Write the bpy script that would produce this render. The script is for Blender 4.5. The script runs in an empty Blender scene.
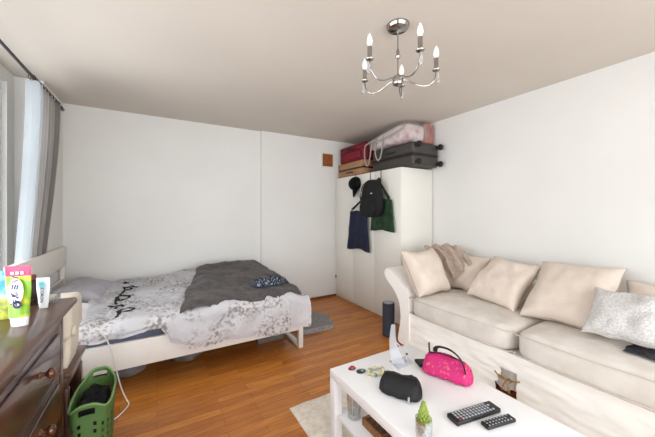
import bpy, bmesh, math, random
from mathutils import Vector, Matrix, noise
random.seed(7)
C = bpy.context.scene.collection
SC = bpy.context.scene
PI = math.pi

# ------------------------------------------------------------------ camera, sky, exposure
cam = bpy.data.cameras.new('camera'); co = bpy.data.objects.new('camera', cam); C.objects.link(co)
cam.sensor_width = 36; cam.lens = 36 * 291 / 655; cam.clip_start = 0.05
cam.shift_y = -6.5 / 655
co.location = (0, 0, 1.4); co.rotation_euler = (PI / 2, 0, -math.radians(30.4))
SC.camera = co
w = bpy.data.worlds.new('daylight'); SC.world = w; w.use_nodes = True
w.node_tree.nodes['Background'].inputs[0].default_value = (0.93, 0.97, 1.0, 1)
w.node_tree.nodes['Background'].inputs[1].default_value = 6.0
SC.view_settings.view_transform = 'Standard'; SC.view_settings.look = 'None'
SC.view_settings.gamma = 1.0; SC.view_settings.use_curve_mapping = False
SC.view_settings.exposure = 0.31
SC.cycles.max_bounces = 12; SC.cycles.diffuse_bounces = 8; SC.cycles.transparent_max_bounces = 16
SC.cycles.sample_clamp_indirect = 8

def portal(name, loc, rot, sx, sy):
    l = bpy.data.lights.new(name, 'AREA'); l.shape = 'RECTANGLE'; l.size = sx; l.size_y = sy
    o = bpy.data.objects.new(name, l); C.objects.link(o); o.location = loc; o.rotation_euler = rot
    l.cycles.is_portal = True
    return o
portal('window_daylight', (-1.2, 1.56, 1.44), (0, -PI / 2, 0), 2.08, 3.72)
portal('window_daylight', (1.2, -1.72, 1.33), (PI / 2, 0, 0), 3.6, 2.26)  # portal of the unseen window added in the front wall

# ------------------------------------------------------------------ materials
def lin(c):
    return tuple(((v / 255) / 12.92 if v / 255 <= .04045 else ((v / 255 + .055) / 1.055) ** 2.4) for v in c) + (1,)

def mat(name, rgb, rough=.6, metal=0, rgb2=None, vscale=6, detail=4, stretch=(1, 1, 1), bump=0, bscale=80, bstretch=(1, 1, 1),
        coat=0, trans=0, alpha=1, emit=0, ramp=(.35, .65), sheen=0, ior=1.45, kind='noise'):
    m = bpy.data.materials.new(name); m.use_nodes = True
    nt = m.node_tree; N = nt.nodes; L = nt.links; p = N['Principled BSDF']
    p.inputs['Base Color'].default_value = lin(rgb); p.inputs['Roughness'].default_value = rough
    p.inputs['Metallic'].default_value = metal; p.inputs['Coat Weight'].default_value = coat
    p.inputs['Coat Roughness'].default_value = .08; p.inputs['IOR'].default_value = ior
    p.inputs['Transmission Weight'].default_value = trans; p.inputs['Alpha'].default_value = alpha
    p.inputs['Sheen Weight'].default_value = sheen
    if emit:
        p.inputs['Emission Color'].default_value = lin(rgb); p.inputs['Emission Strength'].default_value = emit
    tc = N.new('ShaderNodeTexCoord')
    def mapped(sc):
        mp = N.new('ShaderNodeMapping'); mp.inputs['Scale'].default_value = sc
        L.new(tc.outputs['Object'], mp.inputs[0]); return mp
    if rgb2 is None: rgb2 = tuple(max(0, c * .955) for c in rgb)
    if kind == 'voronoi':
        t = N.new('ShaderNodeTexVoronoi'); t.inputs['Scale'].default_value = vscale; fac = t.outputs['Distance']
    else:
        t = N.new('ShaderNodeTexNoise'); t.inputs['Scale'].default_value = vscale; t.inputs['Detail'].default_value = detail; fac = t.outputs['Fac']
    L.new(mapped(stretch).outputs[0], t.inputs['Vector'])
    r = N.new('ShaderNodeValToRGB'); L.new(fac, r.inputs[0])
    r.color_ramp.elements[0].position = ramp[0]; r.color_ramp.elements[1].position = ramp[1]
    r.color_ramp.elements[0].color = lin(rgb2); r.color_ramp.elements[1].color = lin(rgb)
    L.new(r.outputs[0], p.inputs['Base Color'])
    if bump:
        b = N.new('ShaderNodeTexNoise'); b.inputs['Scale'].default_value = bscale; b.inputs['Detail'].default_value = 5
        L.new(mapped(bstretch).outputs[0], b.inputs['Vector'])
        bp = N.new('ShaderNodeBump'); bp.inputs['Strength'].default_value = bump; bp.inputs['Distance'].default_value = .01
        L.new(b.outputs['Fac'], bp.inputs['Height']); L.new(bp.outputs[0], p.inputs['Normal'])
    return m

def floor_mat():
    m = bpy.data.materials.new('laminate_planks'); m.use_nodes = True
    nt = m.node_tree; N = nt.nodes; L = nt.links; p = N['Principled BSDF']
    tc = N.new('ShaderNodeTexCoord')
    br = N.new('ShaderNodeTexBrick'); br.offset = .37; br.offset_frequency = 2; br.squash = 1
    br.inputs['Scale'].default_value = 1; br.inputs['Brick Width'].default_value = .62; br.inputs['Row Height'].default_value = .066
    br.inputs['Mortar Size'].default_value = .0012; br.inputs['Mortar Smooth'].default_value = .3; br.inputs['Bias'].default_value = 0
    br.inputs['Color1'].default_value = lin((206, 136, 62)); br.inputs['Color2'].default_value = lin((174, 104, 42))
    br.inputs['Mortar'].default_value = lin((104, 58, 26))
    L.new(tc.outputs['Object'], br.inputs['Vector'])
    mp = N.new('ShaderNodeMapping'); mp.inputs['Scale'].default_value = (2.2, 30, 1); L.new(tc.outputs['Object'], mp.inputs[0])
    n = N.new('ShaderNodeTexNoise'); n.inputs['Scale'].default_value = 2.5; n.inputs['Detail'].default_value = 6; L.new(mp.outputs[0], n.inputs['Vector'])
    r = N.new('ShaderNodeValToRGB'); L.new(n.outputs['Fac'], r.inputs[0])
    r.color_ramp.elements[0].position = .3; r.color_ramp.elements[0].color = (.62, .55, .5, 1)
    r.color_ramp.elements[1].position = .7; r.color_ramp.elements[1].color = (1.1, 1.1, 1.1, 1)
    mx = N.new('ShaderNodeMix'); mx.data_type = 'RGBA'; mx.blend_type = 'MULTIPLY'; mx.inputs[0].default_value = .8
    L.new(br.outputs['Color'], mx.inputs[6]); L.new(r.outputs[0], mx.inputs[7]); L.new(mx.outputs[2], p.inputs['Base Color'])
    p.inputs['Roughness'].default_value = .3; p.inputs['Specular IOR Level'].default_value = .45
    return m

def duvet_mat():
    m = mat('floral_cotton', (244, 243, 246), .85, rgb2=(178, 171, 169), vscale=36, detail=7, ramp=(.41, .53), bump=.5, bscale=34)
    nt = m.node_tree; N = nt.nodes; L = nt.links
    p = N['Principled BSDF']; src = p.inputs['Base Color'].links[0].from_socket
    tc = [n for n in N if n.bl_idname == 'ShaderNodeTexCoord'][0]
    n2 = N.new('ShaderNodeTexNoise'); n2.inputs['Scale'].default_value = 4.5; n2.inputs['Detail'].default_value = 2; L.new(tc.outputs['Object'], n2.inputs['Vector'])
    r2 = N.new('ShaderNodeValToRGB'); r2.color_ramp.elements[0].position = .42; r2.color_ramp.elements[1].position = .58; L.new(n2.outputs['Fac'], r2.inputs[0])
    mx = N.new('ShaderNodeMix'); mx.data_type = 'RGBA'
    mx.inputs[7].default_value = lin((240, 240, 244))
    L.new(r2.outputs[0], mx.inputs[0]); L.new(src, mx.inputs[6]); L.new(mx.outputs[2], p.inputs['Base Color'])
    return m

def glass_mat(name, tint=(1, 1, 1, 1), mixf=.12, rough=.02):
    m = bpy.data.materials.new(name); m.use_nodes = True
    nt = m.node_tree; N = nt.nodes; L = nt.links; N.remove(N['Principled BSDF'])
    t = N.new('ShaderNodeBsdfTransparent'); t.inputs[0].default_value = tint
    g = N.new('ShaderNodeBsdfGlossy'); g.inputs['Roughness'].default_value = rough
    lw = N.new('ShaderNodeLayerWeight'); lw.inputs[0].default_value = .25
    mt = N.new('ShaderNodeMath'); mt.operation = 'MULTIPLY_ADD'; mt.inputs[1].default_value = .7; mt.inputs[2].default_value = mixf * .4
    L.new(lw.outputs['Facing'], mt.inputs[0])
    mx = N.new('ShaderNodeMixShader'); L.new(mt.outputs[0], mx.inputs[0]); L.new(t.outputs[0], mx.inputs[1]); L.new(g.outputs[0], mx.inputs[2])
    L.new(mx.outputs[0], N['Material Output'].inputs[0])
    return m

def sheer_mat(name, rgb, tr=.35):
    m = bpy.data.materials.new(name); m.use_nodes = True
    nt = m.node_tree; N = nt.nodes; L = nt.links; N.remove(N['Principled BSDF'])
    d = N.new('ShaderNodeBsdfDiffuse'); d.inputs[0].default_value = lin(rgb)
    l = N.new('ShaderNodeBsdfTranslucent'); l.inputs[0].default_value = lin(rgb)
    t = N.new('ShaderNodeBsdfTransparent')
    a = N.new('ShaderNodeMixShader'); a.inputs[0].default_value = .5; L.new(d.outputs[0], a.inputs[1]); L.new(l.outputs[0], a.inputs[2])
    b = N.new('ShaderNodeMixShader'); b.inputs[0].default_value = tr; L.new(a.outputs[0], b.inputs[1]); L.new(t.outputs[0], b.inputs[2])
    L.new(b.outputs[0], N['Material Output'].inputs[0])
    return m

M = {}
M['wall'] = mat('wall_paint', (218, 217, 214), .75, rgb2=(214, 213, 210), vscale=1.5, bump=.03, bscale=120)
M['ceil'] = mat('ceiling_paint', (202, 195, 186), .85, rgb2=(198, 191, 182), vscale=1.2, bump=.04, bscale=150)
M['floor'] = floor_mat()
M['trimwood'] = mat('trim_wood', (132, 82, 50), .5, rgb2=(108, 64, 38), vscale=20)
M['white'] = mat('white_lacquer', (236, 236, 237), .35, rgb2=(232, 232, 233), coat=.15)
M['bedwhite'] = mat('white_bed_frame', (226, 222, 216), .4, rgb2=(222, 217, 210))
M['warddoor'] = mat('wardrobe_white', (224, 222, 215), .42, rgb2=(220, 218, 210), vscale=2)
M['upvc'] = mat('window_white', (238, 240, 242), .35)
M['glass'] = glass_mat('window_glass')
M['chrome'] = mat('chrome', (168, 165, 162), .16, 1)
M['dkmetal'] = mat('dark_metal', (70, 68, 66), .35, .8)
M['bulb'] = mat('frosted_bulb', (246, 243, 236), .3, emit=.12)
M['crystal'] = mat('crystal', (235, 238, 240), .03, trans=.85)
M['dkwood'] = mat('dark_wood', (88, 52, 38), .32, rgb2=(56, 30, 22), vscale=3, detail=6, stretch=(6, 1, 6), coat=.35, ramp=(.3, .7))
M['topwood'] = mat('dark_wood_top', (100, 66, 48), .34, rgb2=(74, 45, 32), vscale=3, detail=6, stretch=(7, 1, 7), coat=.3, ramp=(.3, .7))
M['knob'] = mat('knob_wood', (104, 58, 34), .25, rgb2=(72, 38, 22), vscale=30, coat=.5)
M['curtain'] = sheer_mat('grey_curtain', (180, 176, 172), 0)
M['sheer'] = sheer_mat('white_sheer', (196, 202, 206), .5)
M['sheet'] = mat('navy_grey_sheet', (92, 96, 112), .9, rgb2=(80, 84, 98), vscale=20, bump=.2, bscale=200)
M['pgrey'] = mat('grey_pillowcase', (176, 174, 182), .9, rgb2=(166, 164, 172), vscale=14, bump=.15, bscale=50)
M['pwhite'] = mat('white_pillowcase', (238, 237, 240), .9, rgb2=(230, 228, 231), vscale=12, bump=.2, bscale=40)
M['duvet'] = duvet_mat()
M['ink'] = mat('black_print', (28, 27, 32), .8)
M['blanket'] = mat('charcoal_fleece', (116, 108, 106), .95, rgb2=(96, 88, 87), vscale=30, detail=6, bump=.5, bscale=140, sheen=.3)
M['scarf'] = mat('navy_speckled', (150, 162, 180), .9, rgb2=(24, 30, 46), vscale=60, detail=2, ramp=(.52, .66), bump=.4, bscale=80)
M['shag'] = mat('grey_shag', (160, 158, 158), .95, rgb2=(128, 126, 127), vscale=45, detail=6, bump=1, bscale=120)
M['creamrug'] = mat('cream_rug', (234, 226, 214), .95, rgb2=(216, 206, 192), vscale=30, detail=6, bump=.8, bscale=110)
M['sofa'] = mat('cream_slipcover', (240, 238, 234), .9, rgb2=(238, 235, 230), vscale=7, bump=.5, bscale=9, bstretch=(1, .55, 1.6))
M['seat'] = mat('cream_seat', (212, 206, 199), .9, rgb2=(202, 195, 187), vscale=9, detail=6, bump=.25, bscale=26)
M['piping'] = mat('cream_piping', (204, 195, 183), .9)
M['cush'] = mat('beige_cushion', (212, 199, 187), .92, rgb2=(205, 191, 179), vscale=10, bump=.6, bscale=11)
M['cushpipe'] = mat('beige_cushion_seam', (172, 154, 140), .92)
M['knit'] = mat('knit_throw', (222, 208, 196), .95, rgb2=(200, 183, 169), vscale=26, detail=4, bump=.18, bscale=70, stretch=(1, 3, 3))
M['texcush'] = mat('textured_cushion', (212, 210, 208), .95, rgb2=(194, 192, 190), vscale=90, detail=1, ramp=(.42, .58), bump=.9, bscale=90)
M['dkthrow'] = mat('dark_grey_throw', (88, 88, 92), .95, rgb2=(52, 52, 56), vscale=60, detail=3, bump=.8, bscale=90)
M['rope'] = mat('tie_cord', (176, 140, 92), .9, rgb2=(140, 104, 62), vscale=60)
M['spkfab'] = mat('speaker_fabric', (56, 60, 70), .9, rgb2=(42, 46, 54), vscale=150, bump=.5, bscale=400)
M['spktop'] = mat('speaker_top', (150, 156, 160), .4)
M['blackfab'] = mat('black_nylon', (8, 8, 10), .8, rgb2=(5, 5, 6), vscale=20, bump=.35, bscale=40)
M['pouch'] = mat('black_pouch', (14, 14, 18), .65, rgb2=(9, 9, 12), vscale=20, bump=.3, bscale=60)
M['navy'] = mat('navy_cotton', (24, 28, 58), .85, rgb2=(16, 18, 40), vscale=12, bump=.3, bscale=30)
M['green'] = mat('dark_green_cotton', (32, 64, 38), .85, rgb2=(20, 44, 25), vscale=12, bump=.3, bscale=30)
M['pink'] = mat('pink_print', (186, 20, 102), .6, rgb2=(210, 110, 90), vscale=60, detail=5, ramp=(.31, .43), bump=.2, bscale=40)
M['black'] = mat('black_plastic', (26, 26, 28), .4, rgb2=(22, 22, 24))
M['rubber'] = mat('black_rubber', (22, 22, 22), .55)
M['btn'] = mat('grey_button', (168, 172, 178), .5)
M['btnred'] = mat('red_button', (190, 40, 50), .5)
M['strap'] = mat('black_strap', (24, 24, 24), .5, bump=.2, bscale=200)
M['suitgrey'] = mat('grey_suitcase', (66, 61, 58), .5, rgb2=(58, 54, 51), vscale=60, bump=.3, bscale=200)
M['red'] = mat('red_suitcase', (132, 14, 38), .6, rgb2=(104, 10, 30), vscale=8, bump=.2, bscale=60)
M['tan'] = mat('tan_case', (172, 132, 96), .6, rgb2=(150, 110, 78), vscale=14, bump=.2, bscale=60)
M['vinylpink'] = mat('pink_quilt', (232, 220, 218), .55, rgb2=(186, 138, 144), vscale=8, detail=5, ramp=(.36, .52), coat=.9, bump=.5, bscale=9)
M['vinyl'] = mat('clear_vinyl', (196, 188, 186), .2, trans=.2, alpha=.35, bump=.3, bscale=20)
M['redtrim'] = mat('dusty_red_panel', (140, 74, 68), .5, rgb2=(172, 118, 110), vscale=10, coat=.8)
M['webbing'] = mat('grey_webbing', (160, 154, 150), .6)
M['ventw'] = mat('vent_wood', (158, 98, 48), .6, rgb2=(132, 76, 34), vscale=30)
M['basket'] = mat('green_plastic', (120, 160, 98), .45, rgb2=(112, 150, 90))
M['cloth'] = mat('dark_clothes', (30, 30, 32), .95, rgb2=(18, 18, 20), vscale=14, bump=.5, bscale=30)
M['cord'] = mat('white_cord', (222, 220, 216), .5)
M['heater'] = mat('cream_plastic', (222, 214, 198), .4, rgb2=(218, 210, 193))
M['grille'] = mat('grey_grille', (150, 146, 138), .5)
M['card'] = mat('cardboard', (176, 122, 78), .85, rgb2=(160, 106, 64), vscale=20)
M['lime'] = mat('lime_plastic', (128, 178, 34), .35, rgb2=(196, 196, 44), vscale=14, detail=1, ramp=(.42, .5), coat=.4)
M['magenta'] = mat('magenta_plastic', (224, 24, 96), .35, coat=.3)
M['capwhite'] = mat('white_plastic', (240, 240, 240), .35)
M['tubewhite'] = mat('white_tube', (236, 240, 242), .35, coat=.3)
M['cyan'] = mat('cyan_print', (70, 176, 196), .4, rgb2=(190, 226, 232), vscale=30)
M['navyink'] = mat('navy_print', (40, 40, 96), .5)
M['bluepk'] = mat('blue_pouch', (60, 160, 206), .35, rgb2=(180, 220, 235), vscale=16, detail=2, ramp=(.4, .55))
M['yellowpk'] = mat('yellow_pouch', (206, 210, 70), .35, rgb2=(120, 140, 70), vscale=40)
M['clear'] = glass_mat('clear_plastic', (.93, .94, .95, 1), .3, .08)
M['glasscup'] = glass_mat('clear_glass', (.93, .95, .95, 1), .35, .03)
M['brownbot'] = mat('dark_bottle', (46, 32, 30), .3)
M['rednub'] = mat('red_cap', (128, 52, 44), .4)
M['succ'] = mat('lime_succulent', (158, 172, 84), .65, rgb2=(124, 144, 60), vscale=60)
M['pebble'] = mat('white_pebbles', (214, 214, 212), .7, rgb2=(170, 172, 172), vscale=90, kind='voronoi')
M['acryl'] = mat('cloudy_acrylic', (226, 230, 240), .18, trans=.4, alpha=.6)
M['beadcream'] = mat('cream_bead', (206, 196, 160), .35, coat=.3)
M['beadteal'] = mat('teal_bead', (110, 160, 140), .3, coat=.3)
M['redgem'] = mat('red_enamel', (176, 24, 52), .25, coat=.6)
M['dkgem'] = mat('dark_green_enamel', (34, 50, 44), .25, coat=.6)
M['traywood'] = mat('tray_wood', (150, 100, 58), .5, rgb2=(112, 70, 38), vscale=20, stretch=(1, 5, 5))
M['bookdk'] = mat('dark_cover', (54, 36, 28), .6, rgb2=(110, 80, 50), vscale=40, ramp=(.3, .6))
M['bag'] = mat('pale_storage_bag', (112, 108, 104), .6, rgb2=(92, 88, 85), vscale=10, bump=.4, bscale=20)
M['undbox'] = mat('grey_underbed_box', (120, 112, 104), .7)

# ------------------------------------------------------------------ mesh helpers
def sm(t): t = max(0, min(1, t)); return t * t * (3 - 2 * t)
def lerp(a, b, t): return a + (b - a) * t
def interp(x, pts):
    if x <= pts[0][0]: return pts[0][1]
    for (a, va), (b, vb) in zip(pts, pts[1:]):
        if x <= b: return lerp(va, vb, sm((x - a) / (b - a)))
    return pts[-1][1]
def nz(x, y, z=0): return noise.noise(Vector((x, y, z)))
def fbm(x, y, z=0, o=3):
    v = 0; a = 1; f = 1
    for _ in range(o): v += a * nz(x * f, y * f, z + 3.1 * f); a *= .5; f *= 2.1
    return v
def NB(): return bmesh.new()

def box(B, x0, x1, y0, y1, z0, z1, bev=0, seg=2):
    r = bmesh.ops.create_cube(B, size=1)
    vs = r['verts']
    for v in vs:
        v.co = Vector((lerp(x0, x1, v.co.x + .5), lerp(y0, y1, v.co.y + .5), lerp(z0, z1, v.co.z + .5)))
    if bev:
        es = list({e for v in vs for e in v.link_edges})
        bmesh.ops.bevel(B, geom=es, offset=bev, segments=seg, affect='EDGES', profile=.5, clamp_overlap=True)
    return B

def tube(B, pts, r, n=8, closed=False, radii=None, sq=None):
    pts = [Vector(p) for p in pts]; m = len(pts); rings = []
    up = Vector((0, 0, 1)); prev = None
    for i, p in enumerate(pts):
        if closed: t = pts[(i + 1) % m] - pts[i - 1]
        else: t = pts[min(i + 1, m - 1)] - pts[max(i - 1, 0)]
        t.normalize()
        if prev is None:
            a = up if abs(t.z) < .9 else Vector((1, 0, 0)); nrm = (a - t * a.dot(t)).normalized()
        else: nrm = (prev - t * prev.dot(t)).normalized()
        prev = nrm; bn = t.cross(nrm); rr = radii[i] if radii else r
        k1, k2 = (sq if sq else (1, 1))
        rings.append([B.verts.new(p + nrm * (math.cos(2 * PI * j / n) * rr * k1) + bn * (math.sin(2 * PI * j / n) * rr * k2)) for j in range(n)])
    for i in range(m if closed else m - 1):
        a, b = rings[i], rings[(i + 1) % m]
        for j in range(n): B.faces.new((a[j], a[(j + 1) % n], b[(j + 1) % n], b[j]))
    if not closed: B.faces.new(rings[0][::-1]); B.faces.new(rings[-1])
    return B

def lathe(B, prof, c=(0, 0, 0), n=24, sx=1, sy=1, axis='z'):
    rings = []
    c = Vector(c)
    for r, z in prof:
        ring = []
        for j in range(n):
            a = 2 * PI * j / n; q = Vector((r * math.cos(a) * sx, r * math.sin(a) * sy, z))
            if axis == 'x': q = Vector((q.z, q.x, q.y))
            if axis == 'y': q = Vector((q.y, q.z, q.x))
            ring.append(B.verts.new(c + q))
        rings.append(ring)
    for a, b in zip(rings, rings[1:]):
        for j in range(n): B.faces.new((a[j], a[(j + 1) % n], b[(j + 1) % n], b[j]))
    if prof[0][0] > 1e-6: B.faces.new(rings[0][::-1])
    if prof[-1][0] > 1e-6: B.faces.new(rings[-1])
    bmesh.ops.remove_doubles(B, verts=B.verts[:], dist=1e-6)
    return B

def prism(B, pts, axis, a, b, bev=0, seg=2):
    def mk(p, t):
        u, v = p
        return {'x': (t, u, v), 'y': (u, t, v), 'z': (u, v, t)}[axis]
    lo = [B.verts.new(mk(p, a)) for p in pts]; hi = [B.verts.new(mk(p, b)) for p in pts]; n = len(pts)
    fs = [B.faces.new(lo[::-1]), B.faces.new(hi)]
    for i in range(n): fs.append(B.faces.new((lo[i], lo[(i + 1) % n], hi[(i + 1) % n], hi[i])))
    bmesh.ops.recalc_face_normals(B, faces=fs)
    if bev: bmesh.ops.bevel(B, geom=list({e for f in (fs[0], fs[1]) for e in f.edges}), offset=bev, segments=seg, affect='EDGES', clamp_overlap=True)
    return B

def sheet(B, nu, nv, fn, thick=0):
    g = [[B.verts.new(fn(i / nu, j / nv)) for j in range(nv + 1)] for i in range(nu + 1)]
    for i in range(nu):
        for j in range(nv): B.faces.new((g[i][j], g[i + 1][j], g[i + 1][j + 1], g[i][j + 1]))
    if thick: bmesh.ops.solidify(B, geom=B.faces[:], thickness=thick)
    return B

def ball(B, c, r, sx=1, sy=1, sz=1, u=14, v=9):
    rr = bmesh.ops.create_uvsphere(B, u_segments=u, v_segments=v, radius=r)
    for q in rr['verts']: q.co = Vector((q.co.x * sx + c[0], q.co.y * sy + c[1], q.co.z * sz + c[2]))
    return B

def pillow(B, wd, ht, t, n=22, seed=0, pinch=.06, wr=.010, pw=4, fl=.42):
    def pos(u, v, s):
        e = max(0, (1 - abs(u) ** pw) * (1 - abs(v) ** pw)) ** fl
        x = wd / 2 * u * (1 - pinch * (1 - v * v)); y = ht / 2 * v * (1 - pinch * (1 - u * u))
        x += wr * .9 * nz(u * 1.7 + seed, v * 1.7, 3.3); y += wr * .9 * nz(u * 1.7, v * 1.7 + seed, 8.1)
        sag = .82 + .18 * (1 - (v + .25) ** 2)
        z = s * t / 2 * e * sag + wr * e * fbm(u * 1.6 + seed * 3.7, v * 1.6 + s, seed) + wr * 1.1 * e * abs(nz(u * 2.6 + v * 1.8 + seed, 1.4 * v - u, s + seed))
        return Vector((x, y, z))
    us = [math.sin(PI / 2 * (2 * i / n - 1)) for i in range(n + 1)]
    top = {}; bot = {}
    for i, u in enumerate(us):
        for j, v in enumerate(us):
            top[i, j] = B.verts.new(pos(u, v, 1))
            bot[i, j] = top[i, j] if i in (0, n) or j in (0, n) else B.verts.new(pos(u, v, -1))
    for i in range(n):
        for j in range(n):
            B.faces.new((top[i, j], top[i + 1, j], top[i + 1, j + 1], top[i, j + 1]))
            B.faces.new((bot[i, j], bot[i, j + 1], bot[i + 1, j + 1], bot[i + 1, j]))
    return B

def pillow_seam(B, wd, ht, r, pinch=.06, seed=0, wr=.01):
    pts = []
    for side in range(4):
        for k in range(12):
            a = -1 + 2 * k / 12
            u, v = [(a, -1), (1, a), (-a, 1), (-1, -a)][side]
            pts.append((wd / 2 * u * (1 - pinch * (1 - v * v)) + wr * .9 * nz(u * 1.7 + seed, v * 1.7, 3.3), ht / 2 * v * (1 - pinch * (1 - u * u)) + wr * .9 * nz(u * 1.7, v * 1.7 + seed, 8.1), 0))
    return tube(B, pts, r, 6, closed=True)

OFF = {}
def thing(name, label, cat, loc=(0, 0, 0), group=None, matrix=None):
    o = bpy.data.objects.new(name, None); C.objects.link(o); o.empty_display_size = .1
    if matrix is not None: o.matrix_world = matrix; OFF[o.name] = None
    else: o.location = loc; OFF[o.name] = Vector(loc)
    o['label'] = label; o['category'] = cat
    if group: o['group'] = group
    return o

def obj(name, B, m, parent=None, smooth=35, label=None):
    bmesh.ops.recalc_face_normals(B, faces=B.faces[:]) if not B.loops.layers.uv else None
    if parent is not None:
        off = OFF.get(parent.name)
        if off is not None: bmesh.ops.translate(B, vec=-off, verts=B.verts[:])
    for f in B.faces: f.smooth = True
    lim = math.radians(smooth)
    for e in B.edges:
        if len(e.link_faces) == 2 and e.calc_face_angle(0) > lim: e.smooth = False
    me = bpy.data.meshes.new(name); B.to_mesh(me); B.free()
    me.materials.append(m)
    o = bpy.data.objects.new(name, me); C.objects.link(o)
    if parent is not None:
        o.parent = parent; OFF[o.name] = OFF.get(parent.name)
    if label: o['label'] = label
    return o

def single(name, B, m, label, cat, group=None, smooth=35, kind=None, base=None):
    if base is None:
        xs = [v.co for v in B.verts]
        base = (sum(c.x for c in xs) / len(xs), sum(c.y for c in xs) / len(xs), min(c.z for c in xs))
    bmesh.ops.translate(B, vec=-Vector(base), verts=B.verts[:])
    o = obj(name, B, m, None, smooth); o.location = base
    o['label'] = label; o['category'] = cat
    if group: o['group'] = group
    if kind: o['kind'] = kind
    return o

def struct(name, B, m, parent=None, smooth=30):
    o = obj(name, B, m, parent, smooth)
    if parent is None:
        o['kind'] = 'structure'
    return o

def lettering(text, size, mtx, m, parent, extrude=.0004):
    cu = bpy.data.curves.new('lettering', 'FONT'); cu.body = text; cu.size = size; cu.extrude = extrude; cu.offset = size * .02
    cu.align_x = 'CENTER'; cu.align_y = 'CENTER'; cu.materials.append(m)
    f = bpy.data.objects.new('lettering_curve', cu); C.objects.link(f)
    bpy.context.view_layer.update()
    me = bpy.data.meshes.new_from_object(f.evaluated_get(bpy.context.evaluated_depsgraph_get()))
    me.name = 'lettering'; bpy.data.objects.remove(f); bpy.data.curves.remove(cu)
    o = bpy.data.objects.new('lettering', me); C.objects.link(o); o.parent = parent
    o.matrix_local = mtx
    return o

def frame(o, ax, ay):   # matrix from an origin and two directions
    x = Vector(ax).normalized(); y = Vector(ay); y = (y - x * y.dot(x)).normalized(); z = x.cross(y)
    return Matrix(((x.x, y.x, z.x, o[0]), (x.y, y.y, z.y, o[1]), (x.z, y.z, z.z, o[2]), (0, 0, 0, 1)))

# ------------------------------------------------------------------ room shell
H = 2.58; XR = 3.157; YB = 4.17; YF = -1.6; XL = -.88; XW = -1.07
B = NB(); box(B, -1.4, 3.4, YF - .2, 4.4, -.12, 0); struct('floor', B, M['floor'])
B = NB(); box(B, -1.4, 3.4, YF - .2, 4.4, H, H + .15); struct('ceiling', B, M['ceil'])
B = NB(); box(B, -1.4, 1.31, YB, 4.4, 0, H); box(B, 1.31, 3.4, YB - .04, 4.4, 0, H); struct('wall_back', B, M['wall'])
B = NB(); box(B, XR, 3.4, YF - .2, 4.4, 0, H); struct('wall_right', B, M['wall'])
WY0, WY1, WZ0, WZ1 = -.3, 3.42, .4, 2.48
B = NB()
box(B, -1.4, XL, 3.56, 4.4, 0, H); box(B, -1.4, XL, YF - .2, -.45, 0, H)
box(B, -1.3, XW, -.45, 3.56, 0, WZ0); box(B, -1.3, XW, -.45, 3.56, WZ1, H)
box(B, -1.3, XW, -.45, WY0, WZ0, WZ1); box(B, -1.3, XW, WY1, 3.56, WZ0, WZ1)
struct('wall_left', B, M['wall'])
B = NB()
box(B, -1.4, -.6, YF - .2, YF, 0, H); box(B, 3.0, 3.4, YF - .2, YF, 0, H); box(B, -.6, 3.0, YF - .2, YF, 0, .2); box(B, -.6, 3.0, YF - .2, YF, 2.46, H)
struct('wall_front', B, M['wall'])

# left window: three lights side by side, transom bar
wf = bpy.data.objects.new('window_1', None); C.objects.link(wf); wf['kind'] = 'structure'; wf.location = (XW, (WY0 + WY1) / 2, WZ0)
OFF[wf.name] = Vector(wf.location)
B = NB(); xa, xb = XW - .12, XW - .03
box(B, xa, xb, WY0, WY1, WZ0, WZ0 + .06, .006); box(B, xa, xb, WY0, WY1, WZ1 - .06, WZ1, .006)
for k in range(5):
    y = lerp(WY0, WY1 - .06, k / 4); box(B, xa, xb, y, y + .06, WZ0 + .06, WZ1 - .06, .006)
obj('window_frame', B, M['upvc'], wf)
for k in range(4):
    y0 = lerp(WY0, WY1 - .06, k / 4) + .06; y1 = lerp(WY0, WY1 - .06, (k + 1) / 4)
    B = NB()
    for (c0, c1) in ((WZ0 + .06, 1.72), (1.72, WZ1 - .06)):
        box(B, xa + .02, xb - .02, y0, y0 + .045, c0, c1, .004); box(B, xa + .02, xb - .02, y1 - .045, y1, c0, c1, .004)
        box(B, xa + .02, xb - .02, y0 + .045, y1 - .045, c0, c0 + .045, .004); box(B, xa + .02, xb - .02, y0 + .045, y1 - .045, c1 - .045, c1, .004)
    obj('sash', B, M['upvc'], wf)
    B = NB()
    for (c0, c1) in ((WZ0 + .105, 1.675), (1.765, WZ1 - .105)):
        box(B, -1.148, -1.142, y0 + .045, y1 - .045, c0, c1)
    obj('pane', B, M['glass'], wf)
B = NB(); box(B, XW - .03, XW + .06, WY0 - .05, WY1 + .03, WZ0 - .03, WZ0, .006); obj('window_sill', B, M['upvc'], wf)
wf = bpy.data.objects.new('unseen_window', None); C.objects.link(wf); wf['kind'] = 'structure'; wf.location = (1.3, YF, .2); OFF[wf.name] = Vector(wf.location)  # unseen window added behind the camera, sized for the light it lets in
B = NB(); ya, yb = YF - .12, YF - .04
box(B, -.6, 3.0, ya, yb, .2, .26, .005); box(B, -.6, 3.0, ya, yb, 2.40, 2.46, .005)
for k in range(4):
    x = lerp(-.6, 2.94, k / 3); box(B, x, x + .06, ya, yb, .26, 2.40, .005)
obj('window_frame', B, M['upvc'], wf)
for k in range(3):
    B = NB(); box(B, lerp(-.6, 2.94, k / 3) + .06, lerp(-.6, 2.94, (k + 1) / 3), YF - .083, YF - .077, .26, 2.40); obj('pane', B, M['glass'], wf)
B = NB(); box(B, -.63, 3.03, YF - .04, YF + .06, .17, .2, .006); obj('window_sill', B, M['upvc'], wf)

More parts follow.
